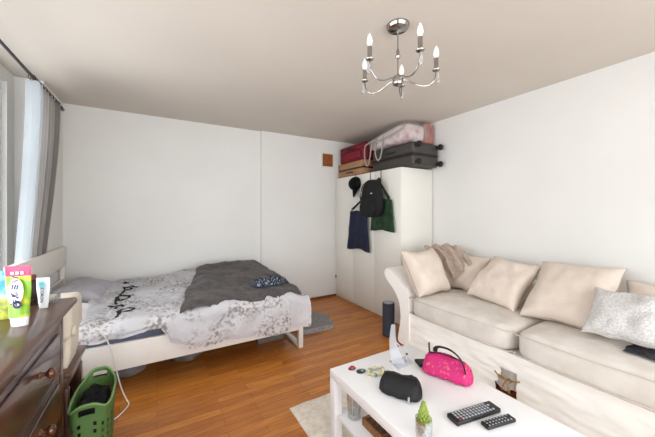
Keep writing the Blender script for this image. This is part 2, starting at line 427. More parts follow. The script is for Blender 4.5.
B = NB(); box(B, 1.312, 2.585, YB - .055, YB - .04, 0, .035, .004); struct('baseboard_back', B, M['trimwood'])
B = NB(); box(B, XL, 1.312, YB - .012, YB, 0, .07, .004); struct('baseboard_left', B, M['white'])
B = NB(); box(B, XR - .013, XR, YF, 2.6, 0, .08, .004); struct('baseboard_right', B, M['white'])

# air vent high on the back wall
t = thing('air_vent', 'small wooden louvred air vent high on the back wall', 'vent', (2.42, 4.13, 2.14))
B = NB(); x0, x1, z0, z1 = 2.30, 2.54, 2.125, 2.375
for a in ((x0, x1, z0, z0 + .022), (x0, x1, z1 - .022, z1), (x0, x0 + .022, z0 + .022, z1 - .022), (x1 - .022, x1, z0 + .022, z1 - .022)):
    box(B, a[0], a[1], 4.112, 4.13, a[2], a[3], .003)
obj('frame', B, M['wall'], t)
B = NB(); box(B, x0 + .022, x1 - .022, 4.122, 4.13, z0 + .022, z1 - .022)
for k in range(7):
    z = z0 + .03 + k * .028
    prism(B, [(4.124, z), (4.112, z + .004), (4.112, z + .010), (4.124, z + .022)], 'x', x0 + .022, x1 - .022)
obj('louvre', B, M['ventw'], t)

# ------------------------------------------------------------------ chandelier
CX, CY = 1.315, 1.362
t = thing('chandelier', 'chrome five-arm chandelier with candle bulbs hanging from the ceiling', 'chandelier', (CX, CY, 2.58))
B = NB(); lathe(B, [(.0, 2.548), (.03, 2.549), (.062, 2.556), (.07, 2.568), (.072, 2.58), (0, 2.58)], (CX, CY, 0), 28); obj('canopy', B, M['chrome'], t)
B = NB(); lathe(B, [(.004, 2.25), (.004, 2.37), (.010, 2.372), (.016, 2.382), (.016, 2.388), (.008, 2.394), (.011, 2.41), (.006, 2.43), (.004, 2.44), (.004, 2.55)], (CX, CY, 0), 16); obj('stem', B, M['chrome'], t)
B = NB(); lathe(B, [(0, 2.195), (.012, 2.197), (.03, 2.205), (.034, 2.215), (.034, 2.25), (.026, 2.258), (.012, 2.266), (0, 2.268)], (CX, CY, 0), 24); obj('hub', B, M['chrome'], t)
for k in range(5):
    a = math.radians(40 + 72 * k); d = Vector((math.cos(a), math.sin(a), 0)); c = Vector((CX, CY, 0))
    prof = [(.03, 2.235), (.06, 2.232), (.09, 2.215), (.125, 2.2), (.16, 2.194), (.195, 2.2), (.222, 2.222), (.236, 2.252), (.24, 2.29)]
    B = NB(); tube(B, [c + d * r + Vector((0, 0, z)) for r, z in prof], .0042, 8)
    arm = obj('arm', B, M['chrome'], t)
    p = c + d * .24
    B = NB(); lathe(B, [(0, 2.283), (.008, 2.284), (.022, 2.291), (.024, 2.296), (.012, 2.298), (0, 2.298)], p, 16); obj('drip_pan', B, M['chrome'], arm)
    B = NB(); lathe(B, [(.0, 2.298), (.0135, 2.298), (.0135, 2.368), (.011, 2.37), (0, 2.37)], p, 16); obj('candle_sleeve', B, M['chrome'], arm)
    B = NB(); lathe(B, [(.0, 2.37), (.009, 2.372), (.0165, 2.388), (.0175, 2.40), (.014, 2.42), (.007, 2.438), (.002, 2.448), (0, 2.449)], p, 16); obj('bulb', B, M['bulb'], arm)
    B = NB(); lathe(B, [(0, 2.205), (.009, 2.216), (.011, 2.226), (.006, 2.25), (.002, 2.284), (0, 2.284)], p + d * .012, 8); obj('crystal_drop', B, M['crystal'], arm)

# ------------------------------------------------------------------ wardrobe
t = thing('wardrobe', 'tall white three-door wardrobe in the far right corner', 'wardrobe', (2.87, 3.37, 0))
B = NB()
box(B, 2.6, 3.15, 2.622, 2.64, 0, 1.955, .002); box(B, 2.6, 3.15, 4.105, 4.123, 0, 1.955, .002)
box(B, 2.6, 3.15, 2.64, 4.105, 1.937, 1.955); box(B, 3.14, 3.15, 2.64, 4.105, .03, 1.937); box(B, 2.61, 3.14, 2.64, 4.105, .03, .05)
obj('carcass', B, M['warddoor'], t)
B = NB(); box(B, 2.607, 2.62, 2.64, 4.105, 0, .046, .002); obj('plinth', B, M['warddoor'], t)
for k in range(3):
    y0 = 2.624 + k * .4995
    B = NB(); box(B, 2.58, 2.599, y0, y0 + .498, .05, 1.953, .0025)
    d = obj('door', B, M['warddoor'], t)
    if k == 2:
        B = NB(); box(B, 2.566, 2.58, 4.098, 4.119, .31, .35, .003); obj('hinge', B, M['dkmetal'], d, label='small dark metal hinge')

# over-door hooks, then what hangs on them
def hook(y, z, label):
    B = NB()
    tube(B, [(2.64, y, 1.945), (2.628, y, 1.9595), (2.60, y, 1.961), (2.574, y, 1.96), (2.573, y, 1.94), (2.573, y, z + .03), (2.573, y, z), (2.56, y, z - .012), (2.545, y, z - .008), (2.540, y, z + .012)], .003, 6, sq=(1, 2))
    return single('door_hook', B, M['dkmetal'], label, 'hook', base=(2.57, y, z))
hook(3.56, 1.86, 'thin over-door hook holding the black cap'); hook(3.20, 1.70, 'thin over-door hook holding the navy tote bag'); hook(2.98, 1.84, 'thin over-door hook holding the black backpack and the dark green tote bag')

# cap
t = thing('cap', 'black baseball cap hanging at the left of the wardrobe doors', 'cap', (2.5, 3.53, 1.72))
B = NB()
sheet(B, 24, 10, lambda u, v: Vector((2.568 - .11 * math.cos(v * PI / 2), 3.53 + .115 * math.sin(u * 2 * PI) * math.sin(v * PI / 2) ** .8, 1.82 + .105 * math.cos(u * 2 * PI) * math.sin(v * PI / 2) ** .8)), .003)
obj('crown', B, M['blackfab'], t)
B = NB()
sheet(B, 12, 6, lambda u, v: Vector((2.562 - .02 * math.sin(u * PI) - .035 * v, 3.53 + (u - .5) * .17 * (1 - .35 * v * v) - .02 * v, 1.75 - .135 * v * (math.sin(u * PI) ** .5 if 0 < u < 1 else 0))), .004)
obj('brim', B, M['blackfab'], t)

# backpack
t = thing('backpack', 'black backpack hanging on the wardrobe between two tote bags', 'backpack', (2.48, 3.02, 1.37))
def bagbody(cx, cy, cz, dx, dy, dz, seed=0, taper=.18, nu=28, nv=20):
    B = NB()
    def fn(u, v):
        a = u * 2 * PI; b = (v - .5) * PI
        sx = math.copysign(abs(math.cos(a)) ** .6, math.cos(a)); sy = math.copysign(abs(math.sin(a)) ** .6, math.sin(a))
        cb = abs(math.cos(b)) ** .45; sz = math.copysign(abs(math.sin(b)) ** .7, math.sin(b))
        k = 1 - taper * max(0, sz)
        q = Vector((cx + dx * sx * cb * k, cy + dy * sy * cb * k, cz + dz * sz))
        n = .012 * fbm(q.x * 9 + seed, q.y * 9, q.z * 9)
        return q + Vector((n, n * .5, 0))
    sheet(B, nu, nv, fn); bmesh.ops.remove_doubles(B, verts=B.verts[:], dist=1e-4)
    return B
obj('body', bagbody(2.435, 3.00, 1.575, .072, .19, .245, 1), M['blackfab'], t)
obj('front_pocket', bagbody(2.36, 3.0, 1.46, .04, .145, .11, 4), M['blackfab'], t)
for s in (-1, 1):
    B = NB(); tube(B, [(2.54, 3.02 + .03 * s, 1.80), (2.48, 3.02 + .09 * s, 1.83), (2.425, 3.03 + .15 * s, 1.77), (2.41, 3.03 + .195 * s, 1.62), (2.44, 3.03 + .19 * s, 1.45), (2.50, 3.03 + .14 * s, 1.40)], .016, 8, sq=(.35, 1)); obj('shoulder_strap', B, M['strap'], t)
B = NB(); tube(B, [(2.545, 3.05, 1.79), (2.545, 3.04, 1.83), (2.545, 2.98, 1.855), (2.545, 2.95, 1.82), (2.545, 2.955, 1.78)], .006, 6); obj('top_loop', B, M['strap'], t)
for y, z in ((3.15, 1.66), (2.93, 1.64)):
    B = NB(); box(B, 2.36, 2.38, y - .012, y + .012, z - .008, z + .008, .002); obj('strap_buckle', B, M['btn'], t)

def tote(name, label, m, y0, y1, z0, z1, xc, hz, hy, seed):
    t = thing(name, label, 'tote bag', (xc, (y0 + y1) / 2, z0))
    B = NB(); wd = y1 - y0; ht = z1 - z0
    pillow(B, wd, ht, .045, 18, seed, .03, .012, 6, .5)
    for v in B.verts:
        u = v.co.x / wd * 2; q = v.co.y / ht * 2
        k = 1 - .26 * (q + 1) / 2
        z = v.co.z + .006 * math.sin(u * 9 + seed + q)
        v.co = Vector((xc - z, (y0 + y1) / 2 + u * wd / 2 * k, (z0 + z1) / 2 + v.co.y + .012 * math.cos(u * 4)))
    obj('body', B, m, t)
    for dx in (-.012, .012):
        B = NB(); cyy = (y0 + y1) / 2; a = wd * .27
        tube(B, [(xc + dx, cyy - a, z1 - .05), (xc + dx, cyy - a * .9, z1 + .02), (lerp(xc, 2.55, .7), hy - .02, hz - .05), (2.552, hy, hz), (lerp(xc, 2.55, .7), hy + .02, hz - .05), (xc + dx, cyy + a * .9, z1 + .02), (xc + dx, cyy + a, z1 - .05)], .012, 6, sq=(.4, 1))
        obj('handle', B, m, t)
tote('tote_bag', 'navy blue tote bag hanging lowest, under the cap on the wardrobe', M['navy'], 3.15, 3.70, .85, 1.42, 2.52, 1.70, 3.20, 2)
tote('tote_bag', 'dark green tote bag half behind the backpack on the wardrobe', M['green'], 2.68, 3.16, 1.15, 1.57, 2.542, 1.83, 2.98, 5)

# ------------------------------------------------------------------ on top of the wardrobe
ZT = 1.956
t = thing('briefcase', 'tan and black case lying under the red suitcase on the wardrobe', 'case', (2.83, 3.75, ZT))
B = NB(); box(B, 2.615, 3.1, 3.42, 4.1, ZT + .012, ZT + .105, .015, 3); obj('lower_shell', B, M['tan'], t)
B = NB(); box(B, 2.615, 3.1, 3.42, 4.1, ZT + .125, ZT + .225, .015, 3); obj('upper_shell', B, M['tan'], t)
B = NB(); box(B, 2.622, 3.095, 3.43, 4.095, ZT + .1, ZT + .13); obj('seam_band', B, M['black'], t)
B = NB(); tube(B, [(2.615, 3.68, ZT + .06), (2.597, 3.68, ZT + .06), (2.592, 3.72, ZT + .06), (2.592, 3.80, ZT + .06), (2.597, 3.84, ZT + .06), (2.615, 3.84, ZT + .06)], .009, 8); obj('handle', B, M['black'], t)
for y in (3.45, 4.06):
    for x in (2.64, 3.08):
        B = NB(); lathe(B, [(.0, ZT), (.018, ZT), (.02, ZT + .014), (0, ZT + .014)], (x, y, 0), 12); obj('foot', B, M['rubber'], t)
t = thing('suitcase', 'red soft suitcase on the tan case, close under the ceiling', 'suitcase', (2.85, 3.75, 2.183))
B = NB(); box(B, 2.63, 3.1, 3.40, 4.08, 2.184, 2.45, .04, 4)
for v in B.verts: v.co.x += .006 * nz(v.co.y * 7, v.co.z * 9)
obj('body', B, M['red'], t)
B = NB(); box(B, 2.605, 2.64, 3.50, 3.98, 2.215, 2.325, .012, 3); obj('front_pocket', B, M['red'], t)
B = NB()
tube(B, [(2.628, 3.43, 2.345), (2.622, 3.5, 2.35), (2.622, 3.95, 2.35), (2.628, 4.05, 2.345)], .006, 6); obj('zip', B, M['black'], t)
B = NB(); tube(B, [(2.63, 3.66, 2.385), (2.60, 3.67, 2.385), (2.592, 3.72, 2.385), (2.592, 3.78, 2.385), (2.60, 3.83, 2.385), (2.63, 3.84, 2.385)], .011, 8); obj('handle', B, M['black'], t)
for y, z in ((4.0, 2.41), (4.0, 2.24), (4.0, 2.30)):
    B = NB(); box(B, 2.598, 2.632, y - .014, y + .014, z - .011, z + .011, .003); obj('stud', B, M['chrome'], t)
t = thing('suitcase', 'dark grey hard suitcase with black wheels at the wardrobe end', 'suitcase', (2.9, 2.88, ZT))
B = NB(); box(B, 2.665, 3.125, 2.50, 3.28, ZT + .012, ZT + .152, .035, 4)
for k in range(6): box(B, 2.70 + k * .068, 2.73 + k * .068, 2.56, 3.22, ZT + .004, ZT + .03, .004)
obj('lower_shell', B, M['suitgrey'], t)
B = NB(); box(B, 2.665, 3.125, 2.50, 3.28, ZT + .160, ZT + .305, .035, 4)
for k in range(6): box(B, 2.70 + k * .068, 2.73 + k * .068, 2.56, 3.22, ZT + .29, ZT + .310, .004)
obj('upper_shell', B, M['suitgrey'], t)
B = NB(); box(B, 2.672, 3.118, 2.507, 3.273, ZT + .145, ZT + .168); obj('zip', B, M['black'], t)
B = NB(); tube(B, [(2.665, 2.82, ZT + .215), (2.648, 2.83, ZT + .215), (2.645, 2.88, ZT + .215), (2.648, 2.97, ZT + .215), (2.665, 2.98, ZT + .215)], .008, 8); obj('handle', B, M['black'], t)
for x in (2.705, 3.085):
    for z in (ZT + .05, ZT + .262):
        B = NB(); box(B, x - .018, x + .018, 2.468, 2.505, z - .022, z + .022, .006); 
        wh = obj('wheel_fork', B, M['rubber'], t)
        B = NB(); lathe(B, [(0, -.018), (.030, -.018), (.037, -.011), (.037, .011), (.030, .018), (0, .018)], (x + .002, 2.448, z), 18, axis='x'); obj('wheel', B, M['rubber'], wh)

# clear vinyl bedding bag with a pink quilt
t = thing('storage_bag', 'pink and white bedding in a clear vinyl bag on the grey suitcase', 'bag', (2.88, 2.98, 2.27))
def lump(x0, x1, y0, y1, zl, zh, seed, amp=.025):
    B = NB()
    def fn(u, v):
        a = u * 2 * PI; b = (v - .5) * PI
        sx = math.copysign(abs(math.cos(a)) ** .45, math.cos(a)); sy = math.copysign(abs(math.sin(a)) ** .45, math.sin(a))
        cb = abs(math.cos(b)) ** .35; sz = math.copysign(abs(math.sin(b)) ** .6, math.sin(b))
        y = lerp(y0, y1, .5 + .5 * sy * cb); x = lerp(x0, x1, .5 + .5 * sx * cb)
        lo, hi = zl(y), zh(y); z = lerp(lo, hi, .5 + .5 * sz)
        n = amp * fbm(x * 7 + seed, y * 7, z * 9)
        return Vector((x + n, y + n * .4, max(lo, z + n * .5 * max(0, sz))))
    sheet(B, 44, 26, fn); bmesh.ops.remove_doubles(B, verts=B.verts[:], dist=1e-4)
    return B
ztop = lambda y: lerp(2.562, 2.45, sm((y - 2.5) / .95))
obj('quilt', lump(2.64, 3.13, 2.60, 3.38, lambda y: 2.276, lambda y: ztop(y) - .012, 3), M['vinylpink'], t)
B = NB(); box(B, 2.96, 3.125, 2.572, 2.66, 2.28, 2.54, .02, 3); obj('end_panel', B, M['redtrim'], t, label='dusty red end panel')
obj('cover', lump(2.622, 3.14, 2.56, 3.392, lambda y: 2.272, ztop, 9, .012), M['vinyl'], t, label='clear wrinkled vinyl cover')
for k, (ya, yb_, zz) in enumerate(((3.22, 3.38, 2.06), (2.98, 3.14, 2.1))):
    B = NB(); tube(B, [(2.625, ya, 2.40), (2.606, ya + .01, 2.30), (2.60, ya + .02, 2.20), (2.595, (ya + yb_) / 2 - .03, zz + .02), (2.594, (ya + yb_) / 2, zz), (2.595, (ya + yb_) / 2 + .03, zz + .02), (2.60, yb_ - .01, 2.2), (2.606, yb_, 2.30), (2.625, yb_, 2.38)], .014, 6, sq=(.3, 1)); obj('handle', B, M['webbing'], t)
B = NB(); tube(B, [(2.618, 2.62, 2.44), (2.614, 2.8, 2.40), (2.614, 3.05, 2.37), (2.614, 3.2, 2.40), (2.62, 3.36, 2.37)], .013, 6, sq=(1, .4)); obj('band', B, M['webbing'], t)

# ------------------------------------------------------------------ bed
t = thing('bed', 'white bed frame along the back wall, foot on a sled leg', 'bed', (.22, 3.42, 0))
BX0, BX1, BY0, BY1 = -.83, 1.30, 2.72, 4.10
B = NB(); box(B, BX0, BX1 - .0, BY0, BY0 + .03, .19, .395, .004); obj('side_rail', B, M['bedwhite'], t)
B = NB(); box(B, BX0, BX1 - .0, BY1 - .03, BY1, .19, .395, .004); obj('side_rail', B, M['bedwhite'], t)
B = NB(); box(B, BX1 - .03, BX1, BY0 + .03, BY1 - .03, .19, .395, .004); obj('foot_rail', B, M['bedwhite'], t)
B = NB(); box(B, BX1 - .045, BX1 + .004, BY0 - .004, BY0 + .045, 0, .39, .004); box(B, BX1 - .045, BX1 + .004, BY1 - .045, BY1 + .004, 0, .39, .004)
box(B, BX1 - .045, BX1 + .004, BY0 + .04, BY1 - .04, .0, .035, .004); obj('sled_leg', B, M['bedwhite'], t)
B = NB(); box(B, BX0 - .045, BX0, BY0 + .02, BY1 - .01, .83, 1.035, .006); obj('headboard_panel', B, M['bedwhite'], t)
for y in (BY0 + .03, BY1 - .09):
    B = NB(); box(B, BX0 - .042, BX0 - .005, y, y + .06, 0, .84, .005); obj('headboard_post', B, M['bedwhite'], t)
B = NB(); box(B, BX0 - .04, BX0 - .01, BY0 + .09, BY1 - .09, .3, .7, .005); obj('headboard_panel', B, M['bedwhite'], t)
for k in range(12):
    x = -.72 + k * .165; B = NB(); box(B, x, x + .07, BY0 + .03, BY1 - .03, .262, .28, .003); obj('slat', B, M['card'], t)

B = NB(); box(B, -.79, 1.26, 2.757, 4.065, .282, .50, .05, 4); single('mattress', B, M['sheet'], 'mattress in a dark blue-grey sheet showing under the duvet edge', 'mattress')

MOUND = [(2.66, 0), (2.9, .04), (3.4, .085), (3.9, .12), (4.1, .11)]
def duvtop(x, y):
    z = .565 + interp(y, MOUND) * interp(x, [(-.6, .35), (-.1, .5), (.4, .85), (.95, .95), (1.3, .65)])
    z -= .035 * sm((x - 1.15) / .15)
    z += .020 * fbm(x * 3.2, y * 3.2, 1.3) + .026 * abs(nz(x * 5 + y * 2, y * 4, 4)) + .014 * abs(nz(x * 11 - y * 3, y * 10 + x * 2, 7))
    return z
HEM = [(-.55, .505), (-.24, .495), (-.1, .51), (.01, .57), (.06, .47), (.11, .385), (.26, .32), (.5, .30), (.95, .275), (1.34, .275)]
def duvet(u, v):
    x = lerp(-.52, 1.345, u) + .02 * nz(v * 3, u * 2, 8)
    top_len = 4.10 - 2.74
    hem = interp(x, HEM); zt = duvtop(x, 2.74); total = top_len + max(.05, zt - hem) + .04
    l = v * total
    fold = .020 * math.sin(x * 17 + 3 * nz(x * 3, 1)) + .026 * nz(x * 8, l * 6, 2)
    if l < top_len - .06:
        y = 4.10 - l; p = Vector((x, y, duvtop(x, y)))
        if v < .02: p.z -= .03
        return p
    q = (l - (top_len - .06)); a = min(1, q / .11) * PI / 2
    y = 2.80 - .085 * math.sin(a) - .055; z = duvtop(x, 2.8) - .06 * (1 - math.cos(a))
    if q > .11:
        z -= (q - .11); y += fold * min(1, (q - .11) / .1) - .012
        if l > total - .03: y += .012
    return Vector((x, y - .012, z))
t = thing('duvet', 'white duvet with grey floral print bunched on the bed', 'duvet', (.4, 3.4, .5))
B = NB(); sheet(B, 110, 84, duvet, -.035)
obj('cover', B, M['duvet'], t)
# black script print across the duvet near the pillows
def on_duvet(x, y):
    x = -.27 + (x + .27) * .72
    return Vector((x, y, duvtop(x, y) + .006))
STROKES = [
    [(-.34, 3.86), (-.30, 3.80), (-.27, 3.84), (-.31, 3.88)],
    [(-.33, 3.70), (-.24, 3.68), (-.20, 3.62), (-.28, 3.60), (-.30, 3.68), (-.22, 3.72), (-.14, 3.66)],
    [(-.28, 3.60), (-.31, 3.48), (-.32, 3.38)],
    [(-.32, 3.38), (-.22, 3.36), (-.20, 3.26), (-.30, 3.24), (-.34, 3.32), (-.26, 3.38), (-.16, 3.34)],
    [(-.33, 3.34), (-.34, 3.2), (-.32, 3.12)],
    [(-.40, 3.10), (-.33, 3.07), (-.26, 3.08), (-.24, 3.04)],
    [(-.31, 3.06), (-.31, 2.98)],
    [(-.28, 2.88), (-.22, 2.92), (-.14, 2.91), (-.12, 2.86), (-.18, 2.83), (-.26, 2.84), (-.28, 2.88)],
    [(-.24, 2.85), (-.26, 2.80), (-.27, 2.765)],
]
B = NB()
for s in STROKES:
    P = []
    for (a, b) in zip(s, s[1:]):
        for k in range(5): P.append(on_duvet(lerp(a[0], b[0], k / 5), lerp(a[1], b[1], k / 5)))
    P.append(on_duvet(*s[-1]))
    n = len(P); tube(B, P, .01, 6, radii=[.005 + .009 * abs(math.sin(i * .55)) for i in range(n)], sq=(.35, 1))
obj('script_print', B, M['ink'], t, label='black handwritten script print')

def blanket(u, v):
    y = lerp(4.06, 2.665, v)
    xl = lerp(.46, .16, v) + .03 * nz(v * 5, 2, 6)
    x = lerp(xl, 1.345 + .012 * nz(v * 6, 9), u)
    yy = y - .05 * v * math.sin(u * PI) * 0 + .02 * v * nz(u * 6, 3, 3)
    z = duvtop(x, yy) + .028 + .026 * sm((yy - 3.0) / .8) * math.sin(min(1, u * 1.05) * PI) ** .5 if 0 < u < .95 else duvtop(x, yy) + .026
    r = .045 * abs(nz(x * 4 + yy * 3, yy * 2.5 - x * 2, 7)) + .016 * fbm(x * 5, yy * 5, 2)
    z += max(-.004, r) + .02 * (1 - abs(2 * min(1, u / .2) - 1)) * (u < .2)
    if u > .93: z -= .10 * ((u - .93) / .07) ** 1.5
    if v > .95: z -= .045 * ((v - .95) / .05) ** 1.6
    if v < .05: z -= .05 * ((.05 - v) / .05)
    return Vector((x, yy, z))
B = NB(); sheet(B, 70, 70, blanket, -.018)
single('blanket', B, M['blanket'], 'charcoal grey fleece blanket spread over the foot half of the duvet', 'blanket', base=(.8, 3.4, .6))
def blz(x, y): return duvtop(x, y) + .045
B = NB()
def scarf(u, v):
    a = u * 2 * PI; r = v
    px = 1.02 + .20 * r * math.cos(a) * (1 + .12 * math.sin(3 * a)) + .05 * r * math.sin(a); py = 2.93 + .14 * r * math.sin(a) * (1 + .2 * math.sin(2 * a + 1))
    return Vector((px, py, blz(px, py) + .03 + .055 * (1 - r ** 3) * (.35 + 1.5 * abs(nz(px * 17, py * 17, 5))) - .02 * (r > .98)))
sheet(B, 40, 14, scarf); bmesh.ops.remove_doubles(B, verts=B.verts[:], dist=1e-4)
bmesh.ops.solidify(B, geom=B.faces[:], thickness=-.006)
single('scarf', B, M['scarf'], 'crumpled navy and white speckled garment on the charcoal blanket', 'garment')

def place_pillow(name, label, cat, c, ax, ay, wd, ht, th, m, pm, seed, pinch=.06, wr=.012, group=None, part='cover'):
    t = thing(name, label, cat, matrix=frame(c, ax, ay), group=group)
    B = NB(); pillow(B, wd, ht, th, 22, seed, pinch, wr); obj(part, B, m, t, 60)
    if pm: B = NB(); pillow_seam(B, wd, ht, .0045, pinch, seed, wr); obj('seam', B, pm, t, 60)
    return t
place_pillow('pillow', 'smooth grey pillow at the head of the bed by the wall', 'pillow', (-.60, 3.72, .62), (.1, 1, 0), (-1, .1, .28), .62, .38, .17, M['pgrey'], None, 3)
place_pillow('pillow', 'white pillow near the bed front, behind the cream fan heater', 'pillow', (-.62, 3.02, .565), (.05, 1, 0), (-1, .05, .15), .58, .34, .13, M['pwhite'], None, 6)

# things under the bed
def sack(c, sx, sy, sz, seed, m):
    B = NB(); ball(B, (0, 0, 0), 1, 1, 1, 1, 22, 14)
    for v in B.verts:
        q = v.co.copy(); n = 1 + .16 * fbm(q.x * 1.8 + seed, q.y * 1.8, q.z * 1.8)
        v.co = Vector((c[0] + sx * math.copysign(abs(q.x) ** .8, q.x) * n, c[1] + sy * math.copysign(abs(q.y) ** .8, q.y) * n, max(0.001, sz * .46 + sz * .5 * q.z * n)))
    return B
single('storage_bag', sack((-.22, 3.06, 0), .15, .14, .13, 2, M['bag']), M['bag'], 'pale bag under the bed near the green basket', 'bag')
single('storage_bag', sack((.24, 3.12, 0), .13, .16, .11, 5, M['bag']), M['bag'], 'pale bag under the middle of the bed', 'bag')
t = thing('storage_box', 'low grey lidded box under the foot of the bed', 'box', (1.06, 3.2, 0))
B = NB(); box(B, .92, 1.22, 3.02, 3.42, 0, .11, .008); obj('body', B, M['undbox'], t)
B = NB(); box(B, .91, 1.23, 3.01, 3.43, .11, .13, .006); obj('lid', B, M['bag'], t)

# round shaggy mat by the bed foot
B = NB()
def matf(u, v):
    a = u * 2 * PI; r = v * (.31 + .02 * math.sin(5 * a) + .012 * nz(math.cos(a) * 6, math.sin(a) * 6))
    x, y = 1.645 + r * math.cos(a), 3.27 + r * math.sin(a)
    return Vector((x, y, (.045 if v < .93 else .045 * (1 - v) / .07) + .014 * nz(x * 22, y * 22) * (v < .95)+.001))
sheet(B, 80, 26, matf); bmesh.ops.remove_doubles(B, verts=B.verts[:], dist=1e-4)
single('round_mat', B, M['shag'], 'round grey shaggy mat on the floor at the bed foot', 'mat', kind=None)

# ------------------------------------------------------------------ curtains
t = thing('curtain_rod', 'dark thin curtain rod above the left window', 'curtain rod', (-.78, 2.0, 2.39))
B = NB(); tube(B, [(-.78, .2, 2.385), (-.78, 3.62, 2.385)], .011, 10); obj('rod', B, M['dkmetal'], t)
B = NB(); lathe(B, [(0, 3.62), (.016, 3.62), (.016, 3.70), (.012, 3.712), (0, 3.715)], (-.78, 0, 2.385), 12, axis='y'); obj('finial', B, M['dkmetal'], t)
for y in (.3, 3.585):
    B = NB(); tube(B, [(-.78, y, 2.385), (-.78, y, 2.41), (-.80, y, 2.42), (-1.068 if y < 3.56 else -.882, y, 2.42)], .007, 8); obj('bracket', B, M['dkmetal'], t)
def drape(y0a, y1a, y0b, y1b, xa, xb, folds, amp, seed):
    def fn(u, v):
        k = v
        y = lerp(lerp(y0a, y0b, sm(k)), lerp(y1a, y1b, sm(k)), u); x = lerp(xa, xb, sm(k * 1.05))
        ph = u * folds * 2 * PI + .6 * nz(u * 4, k * 1.2, seed)
        A = amp * (1 + .2 * nz(u * 5, k, seed))
        return Vector((x + A * math.sin(ph), y + .25 * A * math.cos(ph * .5), lerp(2.36, .04, k)))
    return fn
t = thing('curtain', 'grey curtain gathered beside the headboard at the left window', 'curtain', (-.85, 3.25, .04))
B = NB(); sheet(B, 84, 40, drape(3.06, 3.53, 3.24, 3.53, -.78, -.93, 6, .034, 1), .003); obj('cloth', B, M['curtain'], t, 70)
for k in range(6):
    y = lerp(3.07, 3.49, k / 5); B = NB(); tube(B, [(-.78 + .022 * math.cos(a * PI / 6), y, 2.378 + .022 * math.sin(a * PI / 6)) for a in range(12)], .003, 6, closed=True); obj('ring', B, M['dkmetal'], t)
t = thing('sheer_curtain', 'white sheer curtain next to the grey curtain at the left window', 'curtain', (-.85, 2.9, .04))
B = NB(); sheet(B, 60, 30, drape(2.89, 3.03, 3.10, 3.22, -.78, -.93, 3, .036, 4), 0); obj('cloth', B, M['sheer'], t, 70)
for k in range(4):
    y = lerp(2.90, 3.02, k / 3); B = NB(); tube(B, [(-.78 + .02 * math.cos(a * PI / 6), y, 2.376 + .02 * math.sin(a * PI / 6)) for a in range(12)], .0025, 6, closed=True); obj('ring', B, M['dkmetal'], t)

# ------------------------------------------------------------------ dresser in the left foreground
t = thing('dresser', 'dark brown wooden chest of drawers under the left window', 'dresser', (-.65, 1.27, 0))
DX0, DX1, DY0, DY1 = -.98, -.415, .55, 1.985
B = NB(); box(B, DX0, DX1 + .05, DY0 - .03, DY1 + .035, .915, .95, .012, 3); obj('top', B, M['topwood'], t)
B = NB(); box(B, DX0 + .01, DX1 + .028, DY0 - .015, DY1 + .018, .892, .916, .009, 3); obj('moulding', B, M['dkwood'], t)
B = NB(); box(B, DX0 + .02, DX1 - .022, DY0, DY1, .10, .893, .004)
box(B, DX1 - .022, DX1, DY0, DY0 + .05, .10, .893, .004); box(B, DX1 - .022, DX1, DY1 - .05, DY1, .10, .893, .004)
for z in (.835, .588, .345): box(B, DX1 - .022, DX1 - .002, DY0 + .05, DY1 - .05, z, z + (.058 if z > .8 else .018), .002)
box(B, DX1 - .022, DX1 - .002, DY0 + .05, DY1 - .05, .10, .125, .002)
obj('body', B, M['dkwood'], t)
for (z0, z1, kz) in ((.608, .833, .733), (.365, .586, .497), (.127, .343, .25)):
    B = NB(); y0, y1 = DY0 + .053, DY1 - .053
    box(B, DX1 - .02, DX1 - .004, y0, y1, z0, z1, .003); box(B, DX1 - .006, DX1 + .004, y0 + .03, y1 - .03, z0 + .03, z1 - .03, .007, 3)
    d = obj('drawer', B, M['dkwood'], t)
    for ky in (1.62, DY0 + DY1 - 1.62):
        B = NB(); lathe(B, [(.016, -.002), (.014, .004), (.008, .009), (.008, .018), (.017, .026), (.021, .034), (.019, .043), (.011, .049), (0, .051)], (DX1 + .003, ky, kz), 18, axis='x'); obj('knob', B, M['knob'], d)
for y in (DY0, DY1 - .07):
    for x in (DX0 + .02, DX1 - .07):
        B = NB(); prism(B, [(x, y), (x + .07, y), (x + .07, y + .07), (x, y + .07)], 'z', 0, .10, .004); obj('foot', B, M['dkwood'], t)

# toiletries on the dresser
def squeeze_tube(name, label, base, yaw, tilt, hgt, wd, capm, bodym, bandm, caph, band):
    ca, sa = math.cos(yaw), math.sin(yaw)
    x = Vector((-ca, -sa, 0)); n = Vector((sa, -ca, 0)); z = Vector((0, 0, 1))   # x = width, n faces the viewer
    mt = Matrix(((x.x, n.x, 0, base[0]), (x.y, n.y, 0, base[1]), (x.z, n.z, 1, base[2]), (0, 0, 0, 1))) @ Matrix.Rotation(tilt, 4, 'Y')
    t = thing(name, label, 'tube', matrix=mt)
    B = NB(); lathe(B, [(0, 0), (wd * .30, 0), (wd * .31, .003), (wd * .34, caph - .003), (wd * .33, caph), (0, caph)], (0, 0, 0), 28, 1, .55); obj('cap', B, capm, t)
    def ring(k):
        hw = lerp(wd * .37, wd * .5, sm(k * 1.6)); hd = lerp(wd * .22, .0015, k ** .8); return hw, hd
    def body(k0, k1, m, nm):
        B = NB(); n_ = 14
        rows = []
        for i in range(n_ + 1):
            k = lerp(k0, k1, i / n_); hw, hd = ring(k); zz = lerp(caph, hgt, k)
            rows.append([B.verts.new((hw * math.cos(2 * PI * j / 28), hd * math.sin(2 * PI * j / 28), zz)) for j in range(28)])
        for a, b in zip(rows, rows[1:]):
            for j in range(28): B.faces.new((a[j], a[(j + 1) % 28], b[(j + 1) % 28], b[j]))
        B.faces.new(rows[0][::-1]); B.faces.new(rows[-1])
        return obj(nm, B, m, t, 50)
    b = body(0, band, bodym, 'body'); e = body(band, 1, bandm, 'crimp_end')
    return t, ring
